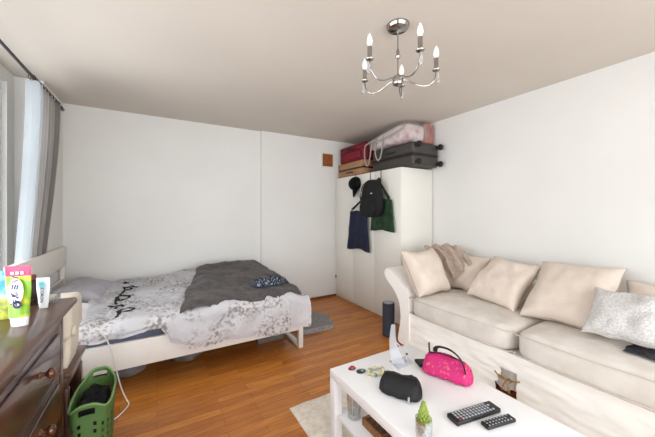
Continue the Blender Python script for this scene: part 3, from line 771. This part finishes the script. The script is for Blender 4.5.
def face_mtx(u, zz, off, roll=0):  # on the tube's +n face (local +Y), letters upright
    return Matrix.Translation((u, off, zz)) @ Matrix.Rotation(.07, 4, 'X') @ Matrix.Rotation(PI, 4, 'Z') @ Matrix.Rotation(PI / 2, 4, 'X') @ Matrix.Rotation(roll, 4, 'Z')
t, ring = squeeze_tube('lotion_tube', 'large lime green tube with magenta top and white cap on the dresser', (-.468, 1.612, .9505), math.radians(-26), math.radians(2), .236, .096, M['capwhite'], M['lime'], M['magenta'], .036, .80)
def surf(k): return ring(k)[1]
B = NB(); lathe(B, [(0, 0), (.030, 0), (.030, .0008), (0, .0008)], (0, 0, 0), 24)
bmesh.ops.transform(B, matrix=Matrix.Translation((-.003, .0165, .138)) @ Matrix.Rotation(-PI / 2 + .07, 4, 'X') @ Matrix.Diagonal((1, 1.7, 1, 1)), verts=B.verts[:]); obj('label_patch', B, M['capwhite'], t)
B = NB(); lathe(B, [(0, 0), (.0155, 0), (.0155, .0008), (0, .0008)], (0, 0, 0), 24)
bmesh.ops.transform(B, matrix=Matrix.Translation((-.012, .0205, .088)) @ Matrix.Rotation(-PI / 2 + .08, 4, 'X'), verts=B.verts[:]); obj('badge', B, M['navyink'], t)
B = NB(); lathe(B, [(0, 0), (.009, 0), (.009, .0008), (0, .0008)], (0, 0, 0), 20)
bmesh.ops.transform(B, matrix=Matrix.Translation((-.012, .0215, .088)) @ Matrix.Rotation(-PI / 2 + .08, 4, 'X') @ Matrix.Diagonal((1, .6, 1, 1)), verts=B.verts[:]); obj('badge_drop', B, M['capwhite'], t)
lettering('ハミガキ', .031, face_mtx(-.003, .141, .0215, -PI / 2), M['navyink'], t, .0006)
B = NB()
for k in range(3): box(B, -.026 + k * .018, -.014 + k * .018, .0052, .0066, .203, .214, .001)
obj('white_mark', B, M['capwhite'], t)
t, ring = squeeze_tube('toothpaste_tube', 'small white and aqua tube standing on its cap on the dresser', (-.458, 1.852, .9505), math.radians(-24), math.radians(1), .142, .058, M['capwhite'], M['tubewhite'], M['tubewhite'], .022, .9)
B = NB(); box(B, -.014, .008, .0085, .0095, .092, .115, .001); box(B, -.008, .014, .0075, .0085, .102, .125, .001); obj('logo_print', B, M['cyan'], t)
lettering('CORON', .018, face_mtx(-.003, .062, .0130, -PI / 2), M['navyink'], t, .0004)
# refill pouch at the edge of the frame
t = thing('refill_pouch', 'blue and yellow refill pouch at the left edge of the dresser', 'pouch', (-.565, 1.765, .9505))
B = NB()
def pch(k0, k1, m, nm):
    B = NB()
    def fn(u, v):
        k = lerp(k0, k1, v); a = u * 2 * PI
        hw = .055 * (1 if k < .8 else 1 - .35 * (k - .8) / .2); hd = lerp(.03, .002, k)
        px, py = hw * math.cos(a), hd * math.sin(a)
        ca, sa = math.cos(-.45), math.sin(-.45)
        return Vector((-.565 + px * ca - py * sa, 1.765 + px * sa + py * ca, .951 + .2 * k))
    sheet(B, 28, 10, fn); bmesh.ops.remove_doubles(B, verts=B.verts[:], dist=1e-5)
    bmesh.ops.holes_fill(B, edges=[e for e in B.edges if e.is_boundary]); return obj(nm, B, m, t)
pch(0, .42, M['yellowpk'], 'lower_body'); pch(.42, 1, M['bluepk'], 'upper_body')
t = thing('small_bottle', 'slim dark brown bottle with red cap behind the two tubes', 'bottle', (-.575, 1.99, .9505))
B = NB(); lathe(B, [(0, .951), (.02, .951), (.022, .956), (.022, 1.05), (.016, 1.062), (.010, 1.068), (0, 1.068)], (-.525, 1.965, 0), 20); obj('body', B, M['brownbot'], t)
B = NB(); lathe(B, [(0, 1.068), (.013, 1.068), (.013, 1.088), (.009, 1.093), (0, 1.093)], (-.525, 1.965, 0), 16); obj('cap', B, M['rednub'], t)
t = thing('organiser_tray', 'low clear plastic tray behind the small white tube', 'tray', (-.56, 1.93, .9505))
B = NB(); x0, x1, y0, y1 = -.66, -.43, 1.915, 2.005
box(B, x0, x1, y0, y1, .951, .954); box(B, x0, x1, y0, y0 + .003, .954, .985); box(B, x0, x1, y1 - .003, y1, .954, .985); box(B, x0, x0 + .003, y0 + .003, y1 - .003, .954, .985); box(B, x1 - .003, x1, y0 + .003, y1 - .003, .954, .985)
obj('walls', B, M['clear'], t)

# ------------------------------------------------------------------ night stand, heater, basket
t = thing('nightstand', 'low reddish dark wood side table between dresser and bed', 'side table', (-.62, 2.25, 0))
NX0, NX1, NY0, NY1 = -.85, -.40, 2.06, 2.45
B = NB(); box(B, NX0, NX1, NY0, NY1, .50, .53, .008, 3); obj('top', B, M['topwood'], t)
B = NB(); box(B, NX0 + .02, NX1 - .02, NY0 + .02, NY1 - .02, .44, .50, .003); obj('apron', B, M['dkwood'], t)
B = NB(); box(B, NX0 + .03, NX1 - .03, NY0 + .032, NY1 - .032, .075, .095, .003); obj('shelf', B, M['dkwood'], t)
for x in (NX0 + .015, NX1 - .055):
    for y in (NY0 + .015, NY1 - .055):
        B = NB(); box(B, x, x + .04, y, y + .04, 0, .44, .004); obj('leg', B, M['dkwood'], t)
for y in (NY0 + .012, NY1 - .03):
    B = NB(); box(B, NX0 + .055, NX1 - .055, y, y + .018, .06, .44, .002); obj('side_panel', B, M['dkwood'], t)
B = NB(); box(B, NX0 + .012, NX0 + .028, NY0 + .055, NY1 - .055, .1, .44, .002); obj('back_panel', B, M['dkwood'], t)
t = thing('carton', 'small cardboard box on the lower shelf of the side table', 'box', (-.5, 2.17, .096))
B = NB(); x0, x1, y0, y1 = -.56, -.43, 2.13, 2.32
box(B, x0, x1, y0, y1, .096, .10); box(B, x0, x0 + .004, y0, y1, .1, .19); box(B, x1 - .004, x1, y0, y1, .1, .17); box(B, x0 + .004, x1 - .004, y0, y0 + .004, .1, .19); box(B, x0 + .004, x1 - .004, y1 - .004, y1, .1, .19)
obj('body', B, M['card'], t)
B = NB(); ball(B, (-.485, 2.2, .15), .045, 1, 1.1, 1)
for v in B.verts: v.co += v.co.normalized() * .012 * nz(v.co.x * 40, v.co.y * 40, v.co.z * 40)
single('tissue_wad', B, M['pwhite'], 'crumpled white tissue in the cardboard box', 'tissue')

t = thing('fan_heater', 'cream plastic fan heater standing on the low side table', 'heater', (-.53, 2.22, .53))
B = NB(); prism(B, [(-.60, .531), (-.43, .531), (-.418, .60), (-.412, .70), (-.62, .70), (-.615, .60)], 'y', 2.11, 2.35, .02, 3); obj('base', B, M['heater'], t)
B = NB(); box(B, -.645, -.405, 2.085, 2.385, .69, .905, .035, 4); obj('housing', B, M['heater'], t)
B = NB()
for k in range(9): box(B, -.60, -.45, 2.0765, 2.086, .735 + k * .015, .742 + k * .015, .002)
obj('grille', B, M['grille'], t)
B = NB(); lathe(B, [(.0, 0), (.03, 0), (.028, .012), (.018, .016), (0, .016)], (-.404, 2.13, .735), 20, axis='x'); obj('dial', B, M['heater'], t)
cord = [(-.42, 2.36, .60), (-.38, 2.40, .585), (-.35, 2.44, .60), (-.31, 2.47, .56), (-.275, 2.50, .45), (-.25, 2.53, .30), (-.22, 2.56, .13), (-.19, 2.59, .02), (-.175, 2.56, .006), (-.19, 2.50, .006), (-.24, 2.42, .006), (-.30, 2.40, .006), (-.42, 2.47, .006)]
def smoothpath(p, n=6):
    out = []; p = [Vector(q) for q in p]
    for i in range(len(p) - 1):
        a, b, c, d = p[max(i - 1, 0)], p[i], p[i + 1], p[min(i + 2, len(p) - 1)]
        for k in range(n):
            s = k / n
            out.append(.5 * ((2 * b) + (c - a) * s + (2 * a - 5 * b + 4 * c - d) * s * s + (3 * b - a - 3 * c + d) * s ** 3))
    return out + [p[-1]]
B = NB(); tube(B, smoothpath(cord), .0045, 6); single('power_cord', B, M['cord'], 'white power cord looping from the heater to the floor', 'cord')

t = thing('laundry_basket', 'green perforated plastic basket on the floor beside the side table', 'basket', (-.298, 2.035, 0))
BCX, BCY = -.298, 2.035
def bpt(a, z, ins=0):
    k = .84 + .16 * z / .42; e = .62
    cx_ = math.copysign(abs(math.cos(a)) ** e, math.cos(a)); sy_ = math.copysign(abs(math.sin(a)) ** e, math.sin(a))
    return Vector((BCX + (.090 * k - ins) * cx_, BCY + (.200 * k - ins) * sy_, z))
def rimz(a): return .40 + .05 * max(0, math.sin(a)) ** 6 + .05 * max(0, -math.sin(a)) ** 6
NA, NZ = 96, 44
B = NB(); g = {}
for i in range(NA):
    a = 2 * PI * i / NA
    for j in range(NZ + 1):
        g[i, j] = B.verts.new(bpt(a, .004 + (rimz(a) - .004) * j / NZ))
for i in range(NA):
    for j in range(NZ):
        row = j // 4
        hole = (4 <= j < 36) and (j % 4 in (1, 2)) and ((i + (0 if row % 2 else 0)) % 6 in (2, 3))
        s = abs(math.sin(2 * PI * (i + .5) / NA))
        if s > .975 and 39 <= j <= 41: hole = True
        if hole: continue
        B.faces.new((g[i, j], g[(i + 1) % NA, j], g[(i + 1) % NA, j + 1], g[i, j + 1]))
B.faces.new([g[i, 0] for i in range(NA)][::-1])
bmesh.ops.solidify(B, geom=B.faces[:], thickness=.004)
obj('body', B, M['basket'], t, 50)
B = NB(); tube(B, [bpt(2 * PI * i / NA, rimz(2 * PI * i / NA)) for i in range(NA)], .006, 6, closed=True); obj('rim', B, M['basket'], t)
B = NB()
def clf(u, v):
    a = u * 2 * PI; p = bpt(a, .36, .018); r = v
    x = lerp(BCX, p.x, r); y = lerp(BCY, p.y, r)
    return Vector((x, y, (.368 + .035 * fbm(x * 16, y * 12, 2) - .02 * r ** 4) if v < .99 else .28))
sheet(B, 48, 16, clf); bmesh.ops.remove_doubles(B, verts=B.verts[:], dist=1e-4)
bmesh.ops.holes_fill(B, edges=[e for e in B.edges if e.is_boundary])
single('laundry', B, M['cloth'], 'dark clothes heaped inside the green basket', 'clothes', kind='stuff')

# ------------------------------------------------------------------ sofa
t = thing('sofa', 'long cream slipcovered sofa with rolled arms along the right wall', 'sofa', (2.7, 1.09, 0))
B = NB(); box(B, 2.30, 3.10, .03, 2.15, .06, .346, .01); obj('base', B, M['sofa'], t)
def skirt(y0, y1, z0, z1, seed):
    B = NB()
    def fn(u, v):
        y = lerp(y0, y1, u); z = lerp(z0, z1, v)
        wv = .013 * fbm(y * 3 + z * 5, z * 11, seed) + .016 * abs(nz(y * 5 - z * 6, z * 20, seed))
        return Vector((2.245 - .012 * (1 - v) - wv * (1 - .6 * v ** 4), y, z))
    sheet(B, int((y1 - y0) * 60), 24, fn)
    cut = [f for f in B.faces if 1.115 < f.calc_center_median().y < 1.265 - .3 * max(0, f.calc_center_median().z - .1) and f.calc_center_median().z < .235]
    bmesh.ops.delete(B, geom=cut, context='FACES')
    bmesh.ops.solidify(B, geom=B.faces[:], thickness=.006); return B
obj('skirt', skirt(.01, 2.17, .022, .362, 1), M['sofa'], t, 60)
B = NB(); sheet(B, 10, 8, lambda u, v: Vector((2.254 + .009 * math.sin(u * 11), lerp(1.07, 1.29, u), lerp(.085 + .03 * math.sin(u * 7), .3, v))), .004); obj('skirt_lining', B, M['sofa'], t)
B = NB(); tube(B, [(2.236, 1.275, .185), (2.226, 1.25, .172), (2.222, 1.185, .165), (2.226, 1.13, .172), (2.236, 1.095, .185)], .006, 6)
for s in (-1, 1): tube(B, [(2.222, 1.185, .165), (2.214, 1.185 + s * .03, .185), (2.212, 1.185 + s * .055, .175), (2.214, 1.185 + s * .03, .158), (2.22, 1.185, .165), (2.214, 1.185 + s * .012, .13), (2.215, 1.185 + s * .028, .08)], .0045, 6)
obj('tie', B, M['rope'], t, label='tan cord tied in a bow')
ARM = [(2.14, .05), (2.285, .03), (2.27, .18), (2.255, .32), (2.28, .45), (2.36, .56), (2.455, .63), (2.505, .68), (2.515, .73), (2.485, .765), (2.43, .765), (2.36, .73), (2.25, .66), (2.17, .60), (2.135, .5), (2.13, .3)]
def arm(prof):
    B = NB(); P = [Vector((0, a, b)) for a, b in smoothpath2(prof)]
    n = len(P); nx = 30; rows = []
    for i in range(nx + 1):
        k = i / nx; x = lerp(2.215, 3.12, k); row = []
        ins = .028 * max(0, 1 - k / .05) ** 2
        cy = sum(p.y for p in P) / n
        for j, p in enumerate(P):
            wv = .006 * fbm(x * 6, p.y * 7, p.z * 7)
            dz = .05 * k if p.z > .55 else 0
            row.append(B.verts.new((x, p.y + (cy - p.y) * ins * 2 + wv, max(.02, p.z + dz + wv))))
        rows.append(row)
    for a, b in zip(rows, rows[1:]):
        for j in range(n): B.faces.new((a[j], a[(j + 1) % n], b[(j + 1) % n], b[j]))
    for rr, fl in ((rows[0], True), (rows[-1], False)):
        B.faces.new(rr[::-1] if fl else rr)
    return B
def smoothpath2(pr, n=4):
    out = []; m = len(pr)
    for i in range(m):
        a, b, c, d = pr[i - 1], pr[i], pr[(i + 1) % m], pr[(i + 2) % m]
        for k in range(n):
            s = k / n
            out.append(tuple(.5 * ((2 * b[q]) + (c[q] - a[q]) * s + (2 * a[q] - 5 * b[q] + 4 * c[q] - d[q]) * s * s + (3 * b[q] - a[q] - 3 * c[q] + d[q]) * s ** 3) for q in (0, 1)))
    return out
obj('arm', arm(ARM), M['sofa'], t, 50)
obj('arm', arm([(2.18 - a, b) for a, b in ARM]), M['sofa'], t, 50)
B = NB(); box(B, 2.97, 3.14, .0, 2.18, .06, .76, .05, 4); obj('back', B, M['sofa'], t)
def seatcush(y0, y1, seed):
    B = NB(); x0, x1, z0, z1 = 2.195, 2.965, .348, .555
    def fn(u, v):
        a = u * 2 * PI; b = (v - .5) * PI
        sx = math.copysign(abs(math.cos(a)) ** .32, math.cos(a)); sy = math.copysign(abs(math.sin(a)) ** .25, math.sin(a))
        cb = abs(math.cos(b)) ** .17; sz = math.copysign(abs(math.sin(b)) ** .45, math.sin(b))
        px, py = sx * cb, sy * cb
        crown = .028 * (1 - px * px) * (1 - py * py) * max(0, sz)
        x = lerp(x0, x1, .5 + .5 * px); y = lerp(y0, y1, .5 + .5 * py); z = lerp(z0, z1, .5 + .5 * sz) + crown
        n = .006 * fbm(x * 5 + seed, y * 5, z * 6) + .004 * nz(x * 14, y * 14, seed)
        return Vector((x - n * .6, y, z + n * (sz > -.5)))
    sheet(B, 96, 30, fn); bmesh.ops.remove_doubles(B, verts=B.verts[:], dist=1e-4)
    return B
for k, (y0, y1) in enumerate(((1.15, 2.135), (.045, 1.14))):
    s = obj('seat_cushion', seatcush(y0, y1, k * 5 + 1), M['seat'], t, 60)
    for z in (.382, .530):
        B = NB(); tube(B, [(2.26, y0 + .002, z), (2.215, y0 + .008, z), (2.199, y0 + .04, z), (2.194, lerp(y0, y1, .3), z + .003), (2.193, lerp(y0, y1, .6), z - .003), (2.199, y1 - .04, z), (2.215, y1 - .008, z), (2.26, y1 - .002, z)], .005, 6); obj('piping', B, M['piping'], s)

GC = 'cushions along the sofa'
def cush(label, TL, TR, BL, BR, th, m, pm, seed, **kw):
    th *= 1.2; kw.setdefault('pinch', .085); kw.setdefault('wr', .022)
    TL, TR, BL, BR = map(Vector, (TL, TR, BL, BR)); c = (TL + TR + BL + BR) / 4
    ax = (TR - TL + BR - BL) / 2; ay = (TL - BL + TR - BR) / 2
    return place_pillow('cushion', label, 'cushion', c, ax, ay, ax.length * 1.04, ay.length * 1.04, th, m, pm, seed, group=GC, **kw)
cush('beige cushion in the corner of the sofa, under the knitted throw', (3.02, 2.22, .92), (3.02, 1.80, .90), (2.80, 2.20, .57), (2.80, 1.76, .575), .16, M['cush'], M['cushpipe'], 11)
cush('beige cushion leaning on the rolled arm at the far end', (2.22, 2.20, .97), (2.66, 2.22, .985), (2.15, 1.99, .58), (2.64, 1.99, .585), .20, M['cush'], M['cushpipe'], 12, pinch=.08)
cush('square beige cushion right of the knitted throw, second on the sofa back', (2.95, 1.80, .96), (2.94, 1.32, .885), (2.63, 1.66, .59), (2.56, 1.25, .59), .15, M['cush'], M['cushpipe'], 13)
cush('large wrinkled beige cushion behind the pale textured cushion', (2.985, 1.35, .935), (2.985, .76, .965), (2.55, 1.15, .59), (2.56, .72, .59), .16, M['cush'], M['cushpipe'], 14, wr=.018)
cush('plain beige back cushion at the right edge, upright by the wall', (3.03, .74, .88), (3.03, .20, .88), (2.84, .74, .57), (2.84, .20, .57), .15, M['cush'], M['cushpipe'], 15)
cush('pale grey-white textured cushion lying against the beige cushions', (2.68, .785, .842), (2.68, .41, .87), (2.45, .83, .625), (2.42, .50, .625), .12, M['texcush'], M['piping'], 16)

B = NB()
TA, TB, TC, TD = Vector((2.70, 2.37, .99)), Vector((2.96, 2.16, 1.02)), Vector((2.90, 1.88, .85)), Vector((2.70, 2.00, .63))
def throwf(u, v):
    p = (TA * (1 - u) + TB * u) * (1 - v) + (TD * (1 - u) + TC * u) * v
    b = math.sin(u * PI) * .035 + .02 * math.sin(v * PI)
    f = .026 * math.sin(u * 19 + v * 4 + 2 * nz(u * 3, v * 3, 2)) + .012 * nz(u * 7, v * 7, 3)
    return p + Vector((-.7, -.25, .6)) * (b + f) + Vector((0, .02 * nz(v * 5, u), .025 * math.sin(v * PI)))
sheet(B, 60, 40, throwf, .016)
single('throw_blanket', B, M['knit'], 'brown beige knitted throw draped over the corner cushion', 'throw')
B = NB()
def dthrow(u, v):
    x = lerp(2.36, 2.70, u) + .02 * nz(v * 4, u * 3); y = lerp(.10, .60, v)+ .02 * nz(u * 5, 2)
    e = min(1, 6 * u, 6 * (1 - u), 6 * v, 6 * (1 - v))
    return Vector((x, y, .585 + e * (.022 + .02 * abs(nz(x * 14, y * 14, 6)))))
sheet(B, 30, 40, dthrow, -.012)
single('throw_blanket', B, M['dkthrow'], 'folded dark grey throw under the textured cushion at the right', 'throw')

# speaker on the floor by the sofa arm
t = thing('speaker', 'dark grey fabric cylinder speaker on the floor by the sofa arm', 'speaker', (2.27, 2.50, 0))
B = NB(); lathe(B, [(0, 0), (.062, 0), (.068, .006), (.068, .36), (.066, .372), (0, .372)], (2.27, 2.50, 0), 32); obj('body', B, M['spkfab'], t)
B = NB(); lathe(B, [(0, .372), (.058, .372), (.057, .378), (.03, .376), (0, .376)], (2.27, 2.50, 0), 32); obj('top_ring', B, M['spktop'], t)

# ------------------------------------------------------------------ rug + coffee table
B = NB()
def rug(u, v):
    x = lerp(.815, 2.14, u); y = lerp(-.05, 1.93, v)
    e = min(1, 40 * u, 40 * (1 - u), 40 * v, 40 * (1 - v))
    return Vector((x + .006 * nz(y * 9, 3), y + .006 * nz(x * 9, 7), .001 + e * (.020 + .006 * nz(x * 30, y * 30))))
sheet(B, 90, 120, rug); single('rug', B, M['creamrug'], 'cream shaggy rug under the white coffee table', 'rug')
t = thing('coffee_table', 'white rectangular coffee table with a lower shelf on the cream rug', 'table', (1.235, .92, .029))
TX0, TX1, TY0, TY1, TZ = .905, 1.572, .33, 1.515, .45
B = NB(); box(B, TX0, TX1, TY0, TY1, TZ - .052, TZ, .003); obj('tabletop', B, M['white'], t)
for x in (TX0, TX1 - .055):
    for y in (TY0, TY1 - .055):
        B = NB(); box(B, x + .0005, x + .0545, y + .0005, y + .0545, .029, TZ - .052, .003); obj('leg', B, M['white'], t)
B = NB(); box(B, TX0 + .02, TX1 - .02, TY0 + .02, TY1 - .02, .175, .195, .003)
o = obj('shelf', B, M['white'], t)

# on the shelf
t = thing('ribbed_vase', 'ribbed clear glass vase on the table shelf', 'vase', (1.0, 1.38, .196))
B = NB()
for (r0, r1) in ((.042, .039),):
    prof = [(.0, .197), (.036, .197), (.038, .205), (.034, .22), (.038, .25), (.042, .30), (.043, .335), (.040, .335), (.038, .30), (.034, .25), (.030, .222), (0, .215)]
    lathe(B, prof, (0, 0, 0), 40)
    for v in B.verts:
        a = math.atan2(v.co.y, v.co.x); r = math.hypot(v.co.x, v.co.y)
        if r > .032: k = 1 + .035 * math.cos(20 * a); v.co.x *= k; v.co.y *= k
        v.co += Vector((1.0, 1.395, 0))
obj('body', B, M['glasscup'], t)
t = thing('wooden_tray', 'small wooden tray with a dark patterned book on the table shelf', 'tray', (1.08, 1.17, .196))
B = NB(); x0, x1, y0, y1 = 1.00, 1.16, 1.14, 1.32
box(B, x0, x1, y0, y1, .197, .205, .002); box(B, x0, x0 + .01, y0, y1, .205, .24, .002); box(B, x1 - .01, x1, y0, y1, .205, .24, .002); box(B, x0 + .01, x1 - .01, y0, y0 + .01, .205, .225, .002); box(B, x0 + .01, x1 - .01, y1 - .01, y1, .205, .24, .002)
obj('walls', B, M['traywood'], t)
B = NB(); box(B, 1.018, 1.142, 1.16, 1.30, .206, .235, .003); single('book', B, M['bookdk'], 'dark patterned book lying in the wooden tray', 'book')
B = NB(); ball(B, (1.045, 1.115, .212), .0145); single('small_ball', B, M['black'], 'small dark ball in front of the wooden tray', 'ball')

# remotes
def remote(label, c, ang, L, W, T, z, cols, rows, tilt=0, red=True):
    mt = Matrix.Translation((c[0], c[1], z)) @ Matrix.Rotation(ang, 4, 'Z') @ Matrix.Rotation(tilt, 4, 'X')
    t = thing('remote_control', label, 'remote', matrix=mt)
    B = NB(); box(B, -L / 2, L / 2, -W / 2, W / 2, 0, T, .005, 3); obj('body', B, M['black'], t)
    i = 0
    for a in range(rows):
        for b in range(cols):
            x = lerp(-L * .40, L * .36, a / (rows - 1)); y = lerp(-W * .33, W * .33, b / (cols - 1))
            if (a in (rows - 1,) and b % 2) : continue
            B = NB(); box(B, x - L * .020, x + L * .020, y - W * .075, y + W * .075, T - .001, T + .002, .001)
            obj('button', B, M['btnred'] if red and a == 0 and b == 0 else M['btn'], t)
remote('larger black remote, its end resting beside the smaller one', (1.279, .826), math.radians(-10), .265, .066, .02, .4515, 4, 12)
remote('smaller black remote lying in front of the larger one', (1.322, .738), math.radians(-12), .165, .042, .016, .4515, 3, 8, red=False)

# succulent in a glass
t = thing('succulent', 'lime green cone-shaped succulent in a small clear glass', 'plant', (.967, .85, .4505))
PC = (.967, .85)
B = NB(); lathe(B, [(0, .451), (.026, .451), (.031, .456), (.034, .48), (.035, .52), (.034, .535), (.0325, .535), (.0330, .52), (.0315, .482), (.028, .461), (0, .459)], (PC[0], PC[1], 0), 28); obj('glass', B, M['glasscup'], t)
B = NB(); lathe(B, [(0, .460), (.0275, .461), (.031, .482), (.0322, .508), (.02, .514), (0, .515)], (PC[0], PC[1], 0), 24); obj('pebbles', B, M['pebble'], t)
B = NB()
lathe(B, [(0, .51), (.018, .512), (.016, .54), (.008, .57), (0, .59)], (PC[0], PC[1], 0), 10)
for lv in range(9):
    z = .520 + lv * .0085; R = .028 * (1 - lv / 10.5)
    for k in range(8):
        a = 2 * PI * (k + .5 * (lv % 2)) / 8
        d = Vector((math.cos(a), math.sin(a), 0)); c = Vector((PC[0], PC[1], z))
        tube(B, [c + d * R * .3, c + d * R * .8 + Vector((0, 0, .002)), c + d * R + Vector((0, 0, .010)), c + d * R * .98 + Vector((0, 0, .016))], .004, 5, radii=[.003, .0052, .004, .0008])
obj('leaves', B, M['succ'], t)

# pouches
def loaf(L, W, H, seed, top=.35, n=36, m=24, end=.25, wr=.006):
    B = NB()
    def fn(u, v):
        s = 2 * u - 1; a = v * 2 * PI
        e = (1 - abs(s) ** 9) ** .5 if abs(s) < 1 else 0
        hh = H * (1 - end * s * s) * max(.06, e); ww = W / 2 * (1 - .12 * s * s) * max(.12, e)
        q = math.copysign(abs(math.sin(a)) ** .5, math.sin(a)); zz = hh * (.5 + .5 * q)
        k = lerp(1, top, (zz / max(hh, 1e-6)) ** 1.3)
        y = ww * k * math.copysign(abs(math.cos(a)) ** .45, math.cos(a))
        p = Vector((s * L / 2, y, zz)); nn = 1.5 * wr * fbm(p.x * 18 + seed, p.y * 18, p.z * 18)
        return p + Vector((0, nn, max(-p.z * .8, nn * .6)))
    sheet(B, n, m, fn); bmesh.ops.remove_doubles(B, verts=B.verts[:], dist=1e-5)
    bmesh.ops.holes_fill(B, edges=[e for e in B.edges if e.is_boundary])
    return B
t = thing('pouch', 'black zipped cosmetics pouch on the white coffee table', 'pouch', matrix=Matrix.Translation((1.110, 1.13, .4512)) @ Matrix.Rotation(math.radians(-60), 4, 'Z'))
obj('body', loaf(.22, .17, .085, 2, .42, end=.08), M['pouch'], t, 60)
B = NB(); tube(B, [(-.09, .004, .081), (-.04, 0, .086), (.04, 0, .086), (.085, .0, .081), (.106, -.003, .05), (.110, -.004, .02)], .0035, 6, sq=(.8, 1.5)); obj('zip', B, M['strap'], t)
B = NB(); box(B, .060, .068, -.090, -.080, .006, .036, .001); obj('tag', B, M['btn'], t, label='small grey fabric tag')
t = thing('wash_bag', 'bright pink patterned bag with black handle on the coffee table', 'bag', matrix=Matrix.Translation((1.46, 1.11, .4512)) @ Matrix.Rotation(math.radians(-72), 4, 'Z'))
obj('body', loaf(.275, .18, .112, 7, .3, end=.14), M['pink'], t, 60)
B = NB(); tube(B, [(-.128, .0, .07), (-.10, 0, .101), (-.04, 0, .112), (.04, 0, .112), (.095, 0, .101), (.128, 0, .065)], .0045, 6, sq=(.8, 1.8)); obj('zip', B, M['strap'], t)
B = NB(); tube(B, smoothpath([(-.07, 0, .115), (-.062, -.012, .142), (-.03, -.02, .160), (.03, -.022, .158), (.085, -.04, .135), (.11, -.055, .10), (.118, -.06, .07)]), .013, 8, sq=(.3, 1)); obj('handle', B, M['strap'], t)
B = NB(); prism(B, [(-.16, .05), (-.125, .075), (-.115, .0), (-.15, -.035), (-.205, .01)], 'z', .002, .022, .003); obj('end_tab', B, M['strap'], t)
B = NB(); tube(B, [(-.105, 0, .10), (-.108, .002, .125), (-.110, .004, .155)], .009, 8, sq=(.4, 1)); obj('pull_loop', B, M['strap'], t)

# translucent stand
t = thing('tabletop_stand', 'cloudy white acrylic stand with a leaning blade on the coffee table', 'stand', (1.32, 1.34, .4505))
B = NB(); prism(B, [(1.25, 1.29), (1.385, 1.30), (1.415, 1.385), (1.27, 1.395)], 'z', .4508, .457, .002); obj('base', B, M['acryl'], t)
def blade(u, v):
    c = Vector((1.295, 1.335, .457)) * (1 - v) + Vector((1.335, 1.425, .665)) * v
    c += Vector((-.022, 0, .0)) * math.sin(v * PI)
    wd = lerp(.046, .014, v ** .8)
    return c + Vector((.85, -.5, 0)) * (u - .5) * wd * 2 * .9
B = NB(); sheet(B, 8, 16, blade, .006); obj('blade', B, M['acryl'], t)
B = NB(); tube(B, [(1.37, 1.335, .457), (1.365, 1.345, .495), (1.34, 1.36, .54), (1.315, 1.375, .57)], .006, 8, sq=(.5, 1.4)); obj('brace', B, M['acryl'], t)
B = NB(); ball(B, (1.368, 1.338, .500), .007); obj('screw', B, M['black'], t)

# jewellery
t = thing('brooch', 'red oval brooch near the corner of the coffee table', 'brooch', (1.02, 1.44, .4505))
B = NB(); lathe(B, [(0, 0), (.024, 0), (.025, .004), (.022, .006), (0, .006)], (1.02, 1.445, .4508), 20, 1, .7); obj('setting', B, M['black'], t)
B = NB(); lathe(B, [(0, .006), (.021, .006), (.015, .013), (0, .016)], (1.02, 1.445, .4508), 20, 1, .7); obj('stone', B, M['redgem'], t)
t = thing('brooch', 'dark green oval brooch beside the bead bracelet', 'brooch', (1.045, 1.39, .4505))
B = NB(); lathe(B, [(0, 0), (.027, 0), (.028, .004), (.022, .007), (0, .007)], (1.048, 1.392, .4508), 20, 1.1, .8); obj('setting', B, M['dkgem'], t)
B = NB(); lathe(B, [(0, .007), (.011, .007), (.007, .011), (0, .013)], (1.054, 1.388, .4508), 16); obj('stone', B, M['beadteal'], t)
t = thing('bead_bracelet', 'cream and teal bead bracelet behind the black pouch', 'bracelet', (1.115, 1.335, .4505))
for k in range(18):
    a = 2 * PI * k / 18; B = NB(); ball(B, (1.115 + (.05 + .008 * math.sin(k * 1.7)) * math.cos(a), 1.335 + .034 * math.sin(a), .4620), .0098 + .0014 * math.sin(k * 2.3), u=10, v=7)
    obj('bead', B, M['beadteal'] if k % 6 == 0 else M['beadcream'], t)
